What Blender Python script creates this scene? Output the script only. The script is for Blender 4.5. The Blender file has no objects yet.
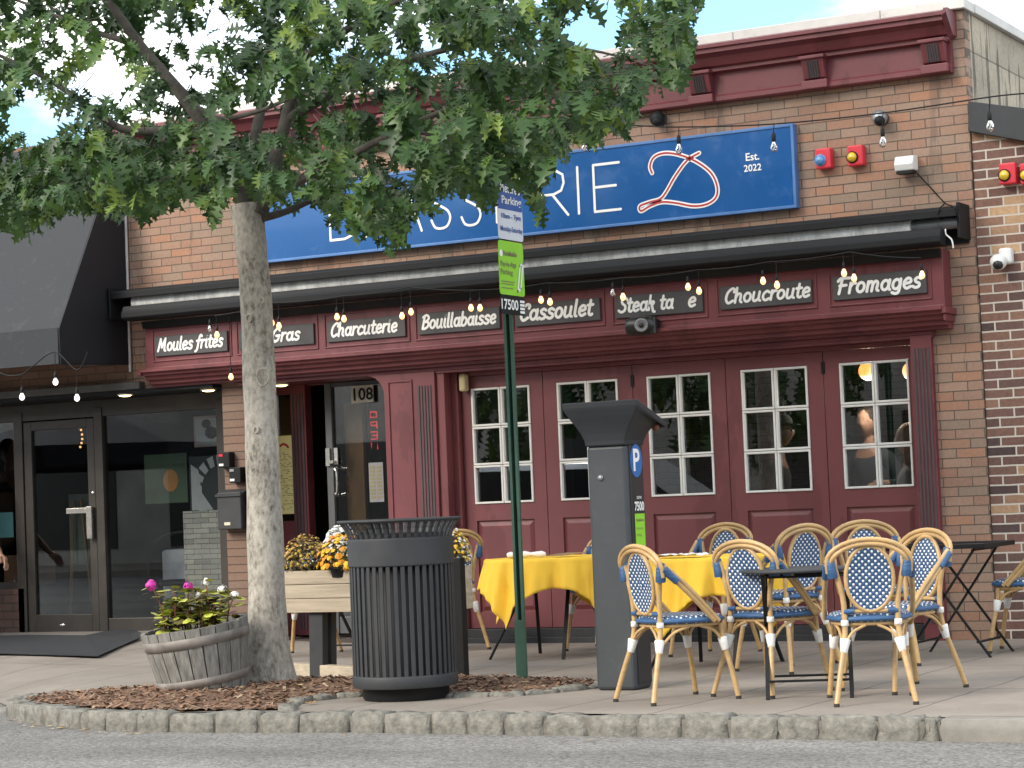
import bpy, bmesh, math, random
import numpy as np
from mathutils import Vector, Matrix
rnd = random.Random(7)
S = bpy.context.scene
col = S.collection
R_ = math.radians
# ------------------------------------------------------------------ camera
# world: X along the shop front (right), Y away from the road, Z up; facade plane Y = 0, pavement Z = 0, metres
CF = 2270.0
_y, _p, _r = R_(28.379), R_(2.9935), R_(-2.3556)
CAM = np.array([4.685, -15.655, 1.097])
_fw = np.array([-math.sin(_y)*math.cos(_p), math.cos(_y)*math.cos(_p), math.sin(_p)])
_rt = np.cross(_fw, [0, 0, 1]); _rt /= np.linalg.norm(_rt)
_up = np.cross(_rt, _fw)
_R = math.cos(_r)*_rt + math.sin(_r)*_up
_U = -math.sin(_r)*_rt + math.cos(_r)*_up
cd = bpy.data.cameras.new('camera'); cam = bpy.data.objects.new('camera', cd); col.objects.link(cam)
cd.sensor_width = 36; cd.sensor_fit = 'HORIZONTAL'; cd.lens = CF/1024*36
cd.clip_start = 0.1; cd.clip_end = 2000
M = Matrix.Identity(4)
for i in range(3):
    M[i][0] = _R[i]; M[i][1] = _U[i]; M[i][2] = -_fw[i]; M[i][3] = CAM[i]
cam.matrix_world = M
S.camera = cam
# ------------------------------------------------------------------ sky, sun, exposure
SUN_EL, SUN_AZ = 33, 208          # azimuth: direction the light comes from, measured from +Y clockwise
w = bpy.data.worlds.new('World'); S.world = w; w.use_nodes = True
nt = w.node_tree; N = nt.nodes; L = nt.links
bg = N['Background']
sky = N.new('ShaderNodeTexSky'); sky.sky_type = 'NISHITA'; sky.sun_disc = False
sky.sun_elevation = R_(SUN_EL); sky.sun_rotation = R_(SUN_AZ); sky.air_density = 1.0; sky.dust_density = 0.6
tc = N.new('ShaderNodeTexCoord'); mp = N.new('ShaderNodeMapping'); mp.inputs['Scale'].default_value = (1.0, 1.0, 2.6)
mp.inputs['Location'].default_value = (0.12, 0.55, 0.05)
cn = N.new('ShaderNodeTexNoise'); cn.inputs['Scale'].default_value = 3.0; cn.inputs['Detail'].default_value = 8; cn.inputs['Roughness'].default_value = 0.55
cr = N.new('ShaderNodeValToRGB'); cr.color_ramp.elements[0].position = 0.42; cr.color_ramp.elements[1].position = 0.55
mx = N.new('ShaderNodeMix'); mx.data_type = 'RGBA'
mx.inputs[7].default_value = (10.2, 9.9, 9.5, 1)
L.new(tc.outputs['Generated'], mp.inputs['Vector']); L.new(mp.outputs[0], cn.inputs['Vector']); L.new(cn.outputs['Fac'], cr.inputs[0])
L.new(cr.outputs[0], mx.inputs[0]); tint = N.new('ShaderNodeMix'); tint.data_type = 'RGBA'; tint.inputs[0].default_value = .36; tint.inputs[7].default_value = (2.0, 5.6, 9.0, 1)
L.new(sky.outputs[0], tint.inputs[6]); L.new(tint.outputs[2], mx.inputs[6]); L.new(mx.outputs[2], bg.inputs['Color'])
bg.inputs['Strength'].default_value = 0.125
sd = bpy.data.lights.new('sun', 'SUN'); sun = bpy.data.objects.new('sun', sd); col.objects.link(sun)
sd.energy = 1.9; sd.angle = R_(24); sd.color = (1.0, 0.92, 0.80)
_az, _el = R_(SUN_AZ), R_(SUN_EL)
sv = Vector((math.sin(_az)*math.cos(_el), math.cos(_az)*math.cos(_el), math.sin(_el)))
sun.rotation_euler = sv.to_track_quat('Z', 'Y').to_euler()
S.view_settings.view_transform = 'Standard'; S.view_settings.look = 'None'; S.view_settings.gamma = 1
S.view_settings.exposure = 1.05; S.view_settings.use_curve_mapping = False
S.cycles.max_bounces = 7; S.cycles.transparent_max_bounces = 12
S.cycles.sample_clamp_indirect = 6

# ------------------------------------------------------------------ measuring helpers: where a sight line of the survey meets a real plane
def ray(px, py): return _R*(px-512)/CF - _U*(py-384)/CF + _fw
def atY(px, py, Y):
    d = ray(px, py); return Vector(CAM + d*(Y-CAM[1])/d[1])
def atZ(px, py, Z=0.0):
    d = ray(px, py); return Vector(CAM + d*(Z-CAM[2])/d[2])
def atX(px, py, X):
    d = ray(px, py); return Vector(CAM + d*(X-CAM[0])/d[0])
def toPix(p):
    d = np.array(p, float)-CAM; z = d@_fw
    return 512+CF*(d@_R)/z, 384-CF*(d@_U)/z, z

# ------------------------------------------------------------------ materials
def nodes(name):
    m = bpy.data.materials.new(name); m.use_nodes = True
    t = m.node_tree; return m, t.nodes, t.links, t.nodes['Principled BSDF']
def c4(c): return (c[0], c[1], c[2], 1)
def sc(c, k): return tuple(min(1, max(0, v*k)) for v in c)
def mat(name, c, rough=.6, metal=0., var=.15, scale=6., bump=.0, bscale=60., spec=.5, stretch=(1, 1, 1), coat=0, dirt=None, dirtamt=.5):
    m, n, l, b = nodes(name)
    b.inputs['Roughness'].default_value = rough; b.inputs['Metallic'].default_value = metal
    b.inputs['Specular IOR Level'].default_value = spec
    if coat: b.inputs['Coat Weight'].default_value = coat
    t = n.new('ShaderNodeTexCoord'); mp = n.new('ShaderNodeMapping'); mp.inputs['Scale'].default_value = stretch
    l.new(t.outputs['Object'], mp.inputs[0])
    no = n.new('ShaderNodeTexNoise'); no.inputs['Scale'].default_value = scale; no.inputs['Detail'].default_value = 6; no.inputs['Roughness'].default_value = .6
    l.new(mp.outputs[0], no.inputs['Vector'])
    r = n.new('ShaderNodeValToRGB'); r.color_ramp.elements[0].position = .3; r.color_ramp.elements[1].position = .7
    r.color_ramp.elements[0].color = c4(sc(c, 1-var)); r.color_ramp.elements[1].color = c4(sc(c, 1+var))
    l.new(no.outputs['Fac'], r.inputs[0]); out = r.outputs[0]
    if dirt:
        n2 = n.new('ShaderNodeTexNoise'); n2.inputs['Scale'].default_value = scale*3.1; n2.inputs['Detail'].default_value = 8; n2.inputs['Roughness'].default_value = .7
        l.new(mp.outputs[0], n2.inputs['Vector'])
        r2 = n.new('ShaderNodeValToRGB'); r2.color_ramp.elements[0].position = .56; r2.color_ramp.elements[1].position = .72
        r2.color_ramp.elements[1].color = (dirtamt,)*3+(1,)
        l.new(n2.outputs['Fac'], r2.inputs[0])
        mm = n.new('ShaderNodeMix'); mm.data_type = 'RGBA'; mm.inputs[7].default_value = c4(dirt)
        l.new(r2.outputs[0], mm.inputs[0]); l.new(out, mm.inputs[6]); out = mm.outputs[2]
    l.new(out, b.inputs['Base Color'])
    rr = n.new('ShaderNodeMapRange'); rr.inputs[3].default_value = max(.03, rough-.08); rr.inputs[4].default_value = min(1, rough+.1)
    l.new(no.outputs['Fac'], rr.inputs[0]); l.new(rr.outputs[0], b.inputs['Roughness'])
    if bump:
        nb = n.new('ShaderNodeTexNoise'); nb.inputs['Scale'].default_value = bscale; nb.inputs['Detail'].default_value = 4
        l.new(mp.outputs[0], nb.inputs['Vector'])
        bp = n.new('ShaderNodeBump'); bp.inputs['Strength'].default_value = bump; bp.inputs['Distance'].default_value = .01
        l.new(nb.outputs['Fac'], bp.inputs['Height']); l.new(bp.outputs[0], b.inputs['Normal'])
    return m
def chips(m, c, scale=38, lo=.70, amt=.8, stretch=(1, 1, 1)):
    n, l = m.node_tree.nodes, m.node_tree.links; b = n['Principled BSDF']; src = b.inputs['Base Color'].links[0].from_socket
    t = n.new('ShaderNodeTexCoord'); mp = n.new('ShaderNodeMapping'); mp.inputs['Scale'].default_value = stretch; l.new(t.outputs['Object'], mp.inputs[0])
    no = n.new('ShaderNodeTexNoise'); no.inputs['Scale'].default_value = scale; no.inputs['Detail'].default_value = 5; no.inputs['Roughness'].default_value = .65; l.new(mp.outputs[0], no.inputs['Vector'])
    r = n.new('ShaderNodeMapRange'); r.inputs[1].default_value = lo; r.inputs[2].default_value = lo+.03; r.inputs[4].default_value = amt; l.new(no.outputs['Fac'], r.inputs[0])
    x = n.new('ShaderNodeMix'); x.data_type = 'RGBA'; x.inputs[7].default_value = c4(c); l.new(r.outputs[0], x.inputs[0]); l.new(src, x.inputs[6]); l.new(x.outputs[2], b.inputs['Base Color'])
    return m
def emis(name, c, s, base=(.8, .8, .8)):
    m, n, l, b = nodes(name)
    b.inputs['Base Color'].default_value = c4(base); b.inputs['Emission Color'].default_value = c4(c); b.inputs['Emission Strength'].default_value = s
    return m
def glass(name, tint=(.55, .58, .58), boost=1.0, rough=.0):
    m, n, l, b = nodes(name); n.remove(b)
    o = n['Material Output']; tr = n.new('ShaderNodeBsdfTransparent'); tr.inputs[0].default_value = c4(tint)
    g = n.new('ShaderNodeBsdfGlossy'); g.inputs['Roughness'].default_value = rough; g.inputs[0].default_value = (.95, .97, 1, 1)
    fr = n.new('ShaderNodeFresnel'); fr.inputs[0].default_value = 1.5
    ml = n.new('ShaderNodeMath'); ml.operation = 'MULTIPLY'; ml.inputs[1].default_value = boost; ml.use_clamp = True
    mi = n.new('ShaderNodeMixShader'); l.new(fr.outputs[0], ml.inputs[0]); l.new(ml.outputs[0], mi.inputs[0])
    l.new(tr.outputs[0], mi.inputs[1]); l.new(g.outputs[0], mi.inputs[2]); l.new(mi.outputs[0], o.inputs[0])
    return m
def brick(name, cols, mortar, wx=.213, hz=.0677, joint=.009, axes='XZ', bump=.6, seed=0., offs=.5, stain=.25):
    m, n, l, b = nodes(name)
    t = n.new('ShaderNodeTexCoord'); sp = n.new('ShaderNodeSeparateXYZ'); cb = n.new('ShaderNodeCombineXYZ')
    l.new(t.outputs['Object'], sp.inputs[0]); l.new(sp.outputs[axes[0]], cb.inputs[0]); l.new(sp.outputs[axes[1]], cb.inputs[1])
    # slight wobble so that courses are laid by hand
    nz = n.new('ShaderNodeTexNoise'); nz.inputs['Scale'].default_value = 9; nz.inputs['Detail'].default_value = 3
    l.new(t.outputs['Object'], nz.inputs['Vector'])
    vm = n.new('ShaderNodeVectorMath'); vm.operation = 'MULTIPLY_ADD'; vm.inputs[1].default_value = (.007, .007, 0)
    l.new(nz.outputs['Color'], vm.inputs[0]); l.new(cb.outputs[0], vm.inputs[2])
    bt = n.new('ShaderNodeTexBrick'); l.new(vm.outputs[0], bt.inputs['Vector'])
    bt.inputs['Color1'].default_value = (0, 0, 0, 1); bt.inputs['Color2'].default_value = (1, 1, 1, 1)
    bt.inputs['Scale'].default_value = 1; bt.inputs['Mortar Size'].default_value = joint/2; bt.inputs['Mortar Smooth'].default_value = .15
    bt.inputs['Brick Width'].default_value = wx; bt.inputs['Row Height'].default_value = hz; bt.offset = offs
    r = n.new('ShaderNodeValToRGB'); e = r.color_ramp.elements; r.color_ramp.interpolation = 'LINEAR'
    while len(e) < len(cols): e.new(.5)
    for i, c in enumerate(cols):
        e[i].position = .04+.92*i/(len(cols)-1); e[i].color = c4(c)
    l.new(bt.outputs['Color'], r.inputs[0])
    ns = n.new('ShaderNodeTexNoise'); ns.inputs['Scale'].default_value = 40; ns.inputs['Detail'].default_value = 6; ns.inputs['Roughness'].default_value = .7
    l.new(t.outputs['Object'], ns.inputs['Vector'])
    nl = n.new('ShaderNodeTexNoise'); nl.inputs['Scale'].default_value = 1.3; nl.inputs['Detail'].default_value = 5
    l.new(t.outputs['Object'], nl.inputs['Vector'])
    ad = n.new('ShaderNodeMath'); ad.operation = 'ADD'; l.new(ns.outputs['Fac'], ad.inputs[0]); l.new(nl.outputs['Fac'], ad.inputs[1])
    mr = n.new('ShaderNodeMapRange'); mr.inputs[1].default_value = .6; mr.inputs[2].default_value = 1.4; mr.inputs[3].default_value = 1-stain; mr.inputs[4].default_value = 1+stain
    l.new(ad.outputs[0], mr.inputs[0])
    hm = n.new('ShaderNodeMix'); hm.data_type = 'RGBA'; hm.blend_type = 'MULTIPLY'; hm.inputs[0].default_value = 1
    l.new(r.outputs[0], hm.inputs[6]); l.new(mr.outputs[0], hm.inputs[7])
    mm = n.new('ShaderNodeMix'); mm.data_type = 'RGBA'; mm.inputs[7].default_value = c4(mortar)
    l.new(bt.outputs['Fac'], mm.inputs[0]); l.new(hm.outputs[2], mm.inputs[6]); l.new(mm.outputs[2], b.inputs['Base Color'])
    b.inputs['Roughness'].default_value = .85; b.inputs['Specular IOR Level'].default_value = .3
    iv = n.new('ShaderNodeMath'); iv.operation = 'MULTIPLY_ADD'; iv.inputs[1].default_value = -1; iv.inputs[2].default_value = 1
    l.new(bt.outputs['Fac'], iv.inputs[0])
    a2 = n.new('ShaderNodeMath'); a2.operation = 'MULTIPLY_ADD'; a2.inputs[1].default_value = .35
    l.new(ns.outputs['Fac'], a2.inputs[0]); l.new(iv.outputs[0], a2.inputs[2])
    bp = n.new('ShaderNodeBump'); bp.inputs['Strength'].default_value = bump; bp.inputs['Distance'].default_value = .008
    l.new(a2.outputs[0], bp.inputs['Height']); l.new(bp.outputs[0], b.inputs['Normal'])
    return m

# ------------------------------------------------------------------ mesh builder
class MB:
    def __init__(s): s.v = []; s.f = []; s.mi = []; s.sm = []
    def add(s, vs, fs, mi=0, smooth=False):
        o = len(s.v); s.v += [tuple(v) for v in vs]
        for f in fs: s.f.append(tuple(i+o for i in f)); s.mi.append(mi); s.sm.append(smooth)
        return s
    def box(s, x0, x1, y0, y1, z0, z1, mi=0):
        x0, x1 = min(x0, x1), max(x0, x1); y0, y1 = min(y0, y1), max(y0, y1); z0, z1 = min(z0, z1), max(z0, z1)
        v = [(x0, y0, z0), (x1, y0, z0), (x1, y1, z0), (x0, y1, z0), (x0, y0, z1), (x1, y0, z1), (x1, y1, z1), (x0, y1, z1)]
        return s.add(v, [(0, 3, 2, 1), (4, 5, 6, 7), (0, 1, 5, 4), (1, 2, 6, 5), (2, 3, 7, 6), (3, 0, 4, 7)], mi)
    def bar(s, p, q, wd, th, up=(0, 0, 1), mi=0):
        p, q = Vector(p), Vector(q); d = (q-p).normalized(); u = Vector(up)
        a = d.cross(u)
        if a.length < 1e-4: a = d.cross(Vector((1, 0, 0)))
        a.normalize(); b = a.cross(d).normalized()
        a *= wd/2; b *= th/2
        v = [p-a-b, p+a-b, p+a+b, p-a+b, q-a-b, q+a-b, q+a+b, q-a+b]
        return s.add(v, [(0, 1, 2, 3), (7, 6, 5, 4), (1, 0, 4, 5), (2, 1, 5, 6), (3, 2, 6, 7), (0, 3, 7, 4)], mi)
    def tube(s, pts, r, n=8, mi=0, cap=True, closed=False, smooth=True):
        pts = [Vector(p) for p in pts]; k = len(pts)
        rs = r if isinstance(r, (list, tuple)) else [r]*k
        vs = []; prev = None
        for i, p in enumerate(pts):
            if closed: d = pts[(i+1) % k]-pts[i-1]
            else: d = pts[min(i+1, k-1)]-pts[max(i-1, 0)]
            if d.length < 1e-9: d = Vector((0, 0, 1))
            d.normalize()
            if prev is None:
                a = d.cross(Vector((0, 0, 1)))
                if a.length < .1: a = d.cross(Vector((0, 1, 0)))
            else: a = prev - d*prev.dot(d)
            if a.length < 1e-6: a = d.cross(Vector((1, 0, 0)))
            a.normalize(); prev = a; b = d.cross(a)
            for j in range(n):
                t = 2*math.pi*j/n; vs.append(p + (a*math.cos(t)+b*math.sin(t))*rs[i])
        fs = []
        for i in range(k if closed else k-1):
            i2 = (i+1) % k
            for j in range(n):
                j2 = (j+1) % n; fs.append((i*n+j, i*n+j2, i2*n+j2, i2*n+j))
        s.add(vs, fs, mi, smooth)
        if cap and not closed:
            s.add(vs[:n], [tuple(range(n))[::-1]], mi); s.add(vs[-n:], [tuple(range(n))], mi)
        return s
    def lathe(s, prof, c=(0, 0, 0), n=24, mi=0, smooth=True, sx=1, sy=1, cap=True):
        vs = []; c = Vector(c)
        for r, z in prof:
            for j in range(n):
                t = 2*math.pi*j/n; vs.append((c.x+r*sx*math.cos(t), c.y+r*sy*math.sin(t), c.z+z))
        fs = []
        for i in range(len(prof)-1):
            for j in range(n):
                j2 = (j+1) % n; fs.append((i*n+j, i*n+j2, (i+1)*n+j2, (i+1)*n+j))
        s.add(vs, fs, mi, smooth)
        if cap:
            if prof[0][0] > 1e-4: s.add(vs[:n], [tuple(range(n))[::-1]], mi)
            if prof[-1][0] > 1e-4: s.add(vs[-n:], [tuple(range(n))], mi)
        return s
    def prism(s, poly, ext, mi=0):
        poly = [Vector(p) for p in poly]; e = Vector(ext); k = len(poly)
        vs = poly+[p+e for p in poly]
        fs = [tuple(range(k)), tuple(range(2*k-1, k-1, -1))]+[((i+1) % k, i, i+k, (i+1) % k+k) for i in range(k)]
        return s.add(vs, fs, mi)
    def ball(s, c, r, n=10, m=7, mi=0, sc=(1, 1, 1)):
        c = Vector(c); vs = []; fs = []
        for i in range(m+1):
            a = math.pi*i/m
            for j in range(n):
                t = 2*math.pi*j/n
                vs.append((c.x+r*sc[0]*math.sin(a)*math.cos(t), c.y+r*sc[1]*math.sin(a)*math.sin(t), c.z+r*sc[2]*math.cos(a)))
        for i in range(m):
            for j in range(n):
                j2 = (j+1) % n; fs.append((i*n+j, (i+1)*n+j, (i+1)*n+j2, i*n+j2))
        return s.add(vs, fs, mi, True)
    def ribbon(s, pts, wd, origin, ux, uy, nn, mi=0, lift=0., closed=False, th=0.):
        """flat brush stroke along 2-D pts in the plane origin + ux*x + uy*y, round ends"""
        P = [Vector((p[0], p[1])) for p in pts]; k = len(P)
        def W(p, h=lift): return Vector(origin)+Vector(ux)*p.x+Vector(uy)*p.y+Vector(nn)*h
        Lf = []; Rt = []
        for i in range(k):
            d = (P[(i+1) % k]-P[i-1]) if closed else (P[min(i+1, k-1)]-P[max(i-1, 0)])
            d.normalize(); q = Vector((-d.y, d.x))*wd/2
            Lf.append(P[i]+q); Rt.append(P[i]-q)
        vs = [W(p) for p in Lf]+[W(p) for p in Rt]
        fs = []
        for i in range(k if closed else k-1):
            j = (i+1) % k; fs.append((k+i, k+j, j, i))
        s.add(vs, fs, mi)
        if not closed:
            for c in (P[0], P[-1]):
                s.add([W(c+Vector((math.cos(t*.785), math.sin(t*.785)))*wd/2, lift*1.05+.0002) for t in range(8)], [tuple(range(8))], mi)
        return s
    def build(s, name, mats, parent=None, bevel=0, seg=2, loc=None, rot=None, weld=True):
        me = bpy.data.meshes.new(name); me.from_pydata(s.v, [], s.f)
        if not isinstance(mats, (list, tuple)): mats = [mats]
        for m in mats: me.materials.append(m)
        me.polygons.foreach_set('material_index', s.mi); me.polygons.foreach_set('use_smooth', s.sm)
        me.update()
        o = bpy.data.objects.new(name, me); col.objects.link(o)
        if parent: o.parent = parent
        if loc is not None: o.location = loc
        if rot is not None: o.rotation_euler = rot
        if bevel:
            md = o.modifiers.new('bevel', 'BEVEL'); md.width = bevel; md.segments = seg; md.limit_method = 'ANGLE'; md.angle_limit = R_(40)
            md.harden_normals = False
        return o
def tag(o, label=None, cat=None, group=None, kind=None):
    if label: o['label'] = label
    if cat: o['category'] = cat
    if group: o['group'] = group
    if kind: o['kind'] = kind
    return o
def thing(name, label, cat, loc=(0, 0, 0), rz=0, group=None):
    o = bpy.data.objects.new(name, None); col.objects.link(o); o.location = loc; o.rotation_euler = (0, 0, rz); o.empty_display_size = .1
    return tag(o, label, cat, group)
def copy_tree(o, parent=None):
    c = o.copy(); col.objects.link(c)
    if parent: c.parent = parent
    for ch in list(o.children): copy_tree(ch, c)
    return c
def smooth_pts(pts, sub=6, closed=False):
    P = [Vector(p) for p in pts]; k = len(P); out = []
    if k < 3 and not closed:
        return P
    rng = range(k if closed else k-1)
    for i in rng:
        if closed: a, b, c, d = P[i-1], P[i], P[(i+1) % k], P[(i+2) % k]
        else: a, b, c, d = P[max(i-1, 0)], P[i], P[i+1], P[min(i+2, k-1)]
        for j in range(sub):
            t = j/sub
            out.append(.5*((2*b)+(c-a)*t+(2*a-5*b+4*c-d)*t*t+(3*b-a-3*c+d)*t**3))
    if not closed: out.append(P[-1])
    return out
def text_mesh(body, bold=0., shear=0., extrude=.0):
    cu = bpy.data.curves.new('t', 'FONT'); cu.body = body; cu.size = 1; cu.offset = bold; cu.shear = shear; cu.extrude = extrude; cu.resolution_u = 4
    o = bpy.data.objects.new('t', cu); col.objects.link(o)
    bpy.context.view_layer.update()
    dg = bpy.context.evaluated_depsgraph_get()
    me = bpy.data.meshes.new_from_object(o.evaluated_get(dg))
    bpy.data.objects.remove(o)
    return me
def text(mb, body, origin, ux, uy, width=None, height=None, lift=.003, mi=0, bold=0., shear=0., align='L'):
    """set type flat on a sign: origin = lower left of the line, width/height in metres"""
    me = text_mesh(body, bold, shear)
    ux, uy, origin = Vector(ux), Vector(uy), Vector(origin); nn = ux.cross(uy)
    xs = [v.co.x for v in me.vertices]; ys = [v.co.y for v in me.vertices]
    x0, x1, y0, y1 = min(xs), max(xs), min(ys), max(ys)
    if height is None: kx = ky = width/(x1-x0)
    elif width is None: kx = ky = height/(y1-y0)
    else: kx, ky = width/(x1-x0), height/(y1-y0)
    wd = (x1-x0)*kx; ox = {'L': 0, 'C': -wd/2, 'R': -wd}[align]
    mb.add([origin+ux*((v.co.x-x0)*kx+ox)+uy*((v.co.y-y0)*ky)+nn*lift for v in me.vertices], [tuple(p.vertices) for p in me.polygons], mi)
    bpy.data.meshes.remove(me)
GL = {
'o': (.42, ['O.2,.25,.16,.24']), 'a': (.46, ['O.2,.25,.155,.24', '.38,.5 .365,.12 .44,0']),
'c': (.38, ['.35,.42 .22,.5 .07,.36 .06,.14 .18,0 .36,.08']), 'e': (.4, ['.06,.24 .32,.3 .3,.46 .18,.5 .06,.36 .06,.14 .18,0 .36,.08']),
's': (.36, ['.32,.43 .2,.5 .08,.41 .14,.28 .28,.2 .28,.05 .14,0 .02,.07']), 'u': (.46, ['.06,.5 .05,.12 .15,0 .3,.1', '.34,.5 .33,.1 .42,0']),
'l': (.2, ['.08,.82 .07,.1 .16,0']), 'i': (.2, ['.08,.5 .07,.1 .16,0', '.09,.68 .1,.7']), 't': (.28, ['.12,.74 .1,.12 .2,0 .27,.04', '0,.5 .26,.52']),
'f': (.3, ['.36,.74 .26,.82 .17,.65 .1,.0 .05,-.15 -.04,-.2', '0,.46 .26,.5']), 'r': (.3, ['.06,.5 .05,0', '.06,.3 .16,.47 .28,.48']),
'm': (.6, ['.06,.5 .05,0', '.06,.33 .16,.49 .27,.4 .26,0', '.27,.33 .38,.49 .49,.4 .48,.08 .56,0']),
'h': (.42, ['.06,.82 .05,0', '.06,.3 .17,.48 .3,.42 .3,.1 .38,0']), 'k': (.42, ['.06,.82 .05,0', '.06,.26 .2,.46 .3,.42 .22,.27 .07,.24', '.2,.26 .28,.05 .32,-.1 .42,-.12']),
'b': (.42, ['.06,.82 .05,.05', '.06,.3 .2,.5 .36,.35 .32,.08 .16,0 .05,.08']), 'g': (.46, ['O.2,.25,.155,.24', '.37,.5 .36,-.08 .24,-.22 .06,-.16']),
'M': (.66, ['.02,0 .13,.78', '.13,.78 .28,.22', '.28,.22 .5,.8', '.5,.8 .5,.1 .6,0']), 'F': (.46, ['.14,.76 .08,0', '-.04,.64 .1,.78 .48,.77', '.06,.4 .36,.42']),
'G': (.54, ['.44,.66 .3,.8 .1,.6 .06,.25 .2,0 .4,.1 .42,.34', '.26,.35 .48,.36']), 'C': (.46, ['.42,.6 .44,.74 .3,.8 .1,.58 .06,.22 .2,0 .42,.12']),
'B': (.5, ['.12,.78 .07,0', '.02,.7 .24,.82 .42,.66 .3,.46 .12,.42', '.14,.42 .4,.38 .42,.14 .2,0 .06,.03']), 'S': (.46, ['.44,.66 .3,.8 .12,.68 .16,.5 .34,.34 .34,.1 .16,0 -.02,.1']),
' ': (.22, [])}
def brush(mb, body, origin, ux, uy, width, height, mi=0, shear=.18, wt=.155, lift=.004):
    x = 0; strokes = []
    for ch in body:
        wd, st = GL[ch]
        for s in st:
            if s[0] == 'O':
                cx, cy, rx, ry = [float(a) for a in s[1:].split(',')]
                strokes.append(([(x+cx+rx*math.cos(t*math.pi/8), cy+ry*math.sin(t*math.pi/8)) for t in range(16)], True))
            else:
                p = [tuple(float(a) for a in q.split(',')) for q in s.split()]
                p = [(x+a, b, 0) for a, b in p]
                strokes.append(([(v[0], v[1]) for v in smooth_pts(p, 5)], False))
        x += wd+.035
    tot = x-.035; k = height/.8; kx = min(width/tot, k*1.2); nn = Vector(ux).cross(Vector(uy))
    for i, (st, cl) in enumerate(strokes):
        mb.ribbon([((a+shear*b)*kx, b*k) for a, b in st], wt*k, origin, ux, uy, nn, mi, lift+.00015*(i % 5), cl)
    return tot*kx
UX, UZ = (1, 0, 0), (0, 0, 1)
# parents keep their children where they were modelled (world metres)
_b0 = MB.build
def _build(s, name, mats, parent=None, **k):
    o = _b0(s, name, mats, parent, **k)
    if parent is not None and parent.type == 'EMPTY': o.matrix_parent_inverse = parent.matrix_basis.inverted()
    return o
MB.build = _build

# ================================================================== MATERIALS
m_brick = brick('tan_brick', [(.27, .195, .145), (.32, .205, .15), (.30, .18, .13), (.365, .195, .125), (.305, .215, .16), (.345, .22, .16)], (.115, .09, .072), joint=.008)
chips(m_brick, (.10, .082, .068), 2.4, .57, .4, (1.2, 1, .22)); chips(m_brick, (.42, .36, .30), 1.7, .60, .25, (1, 1, .5))
m_brick_head = brick('pier_brick', [(.17, .115, .09), (.21, .135, .1), (.19, .12, .09), (.2, .14, .11)], (.07, .055, .045), wx=.6, joint=.008, offs=0)  # brick colours darkened for the shade the pier stands in
m_brick2 = brick('dark_brick', [(.08, .055, .052), (.19, .10, .08), (.11, .07, .062), (.27, .15, .105), (.16, .09, .075), (.21, .115, .085), (.48, .31, .18)], (.56, .5, .43), joint=.0125, stain=.4)
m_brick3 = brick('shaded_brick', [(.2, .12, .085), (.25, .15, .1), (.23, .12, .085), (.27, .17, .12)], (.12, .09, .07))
m_bulk = brick('bulkhead_brick', [(.1, .06, .05), (.14, .085, .065), (.12, .07, .055)], (.05, .04, .035), hz=.075)
m_burg = mat('burgundy_paint', (.152, .034, .041), .46, var=.1, scale=3, bump=.06, bscale=25, dirt=(.16, .06, .055), dirtamt=.35)
m_burg2 = mat('burgundy_door_paint', (.17, .046, .050), .42, var=.07, scale=2, bump=.04, bscale=20)
chips(m_burg, (.42, .30, .27), 34, .715, .7); chips(m_burg2, (.36, .22, .2), 30, .74, .5); chips(m_burg, (.075, .014, .018), 2.2, .56, .45, (1, 1, .5)); chips(m_burg2, (.09, .02, .024), 1.8, .56, .4, (1, 1, .4))
m_flute = mat('grey_flutes', (.07, .05, .055), .5)
m_black = mat('black_metal', (.011, .0115, .0125), .5, var=.25, bump=.04, spec=.22)
m_awnmetal = mat('awning_black', (.010, .0105, .012), .62, var=.2, spec=.25)
m_black2 = mat('charcoal_metal', (.038, .0395, .043), .55, var=.12, spec=.35, scale=9, bump=.05, bscale=90)
m_dark = mat('dark_threshold', (.02, .02, .022), .6, var=.3, dirt=(.1, .09, .08), dirtamt=.3)
m_white = mat('white_paint', (.74, .72, .68), .45, var=.06, dirt=(.45, .4, .33), dirtamt=.3, scale=12)
m_stone = mat('coping_stone', (.62, .6, .56), .8, var=.1, scale=4, dirt=(.35, .31, .27), dirtamt=.35)
m_conc_block = brick('flank_block', [(.33, .285, .215), (.40, .345, .26), (.36, .31, .235)], (.19, .16, .125), wx=1.3, hz=.42, joint=.014, axes='YZ', stain=.4, bump=.3); chips(m_conc_block, (.06, .055, .045), 3.2, .56, .75, (1, 2.4, .22))
_unused = mat('flank_concrete', (.42, .38, .31), .9, var=.15, scale=2, bump=.3, bscale=30, dirt=(.14, .13, .11), dirtamt=.7, stretch=(1, 2.2, .25))
m_blue = mat('sign_blue', (.013, .092, .29), .16, var=.06, scale=2, coat=.3, dirt=(.07, .16, .36), dirtamt=.4)
m_bluef = mat('sign_frame_blue', (.07, .18, .42), .35)
m_letw = mat('white_lettering', (.82, .82, .8), .5, var=.03)
m_letr = mat('red_lettering', (.42, .02, .03), .5, var=.05)
m_slate = mat('sign_slate', (.055, .055, .058), .55, var=.15, scale=10)
m_fab = mat('rolled_fabric', (.8, .8, .78), .8, var=.25, scale=5, bump=.5, bscale=12, stretch=(3, 1, 1), dirt=(.12, .12, .11), dirtamt=.5)
m_awn = mat('awning_fabric', (.026, .0285, .033), .8, var=.12, scale=3, bump=.1, bscale=40, dirt=(.12, .12, .125), dirtamt=.18)
m_awn_shade = mat('awning_fabric_shade', (.007, .008, .012), .7, var=.1, scale=3)  # same fabric coloured near black, shade of the side turned from the sun
m_pipe = mat('pale_pipe', (.55, .5, .48), .5)
m_bronze = mat('bronze_aluminium', (.055, .048, .042), .38, metal=.3, var=.15, dirt=(.12, .1, .085), dirtamt=.25)
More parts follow.
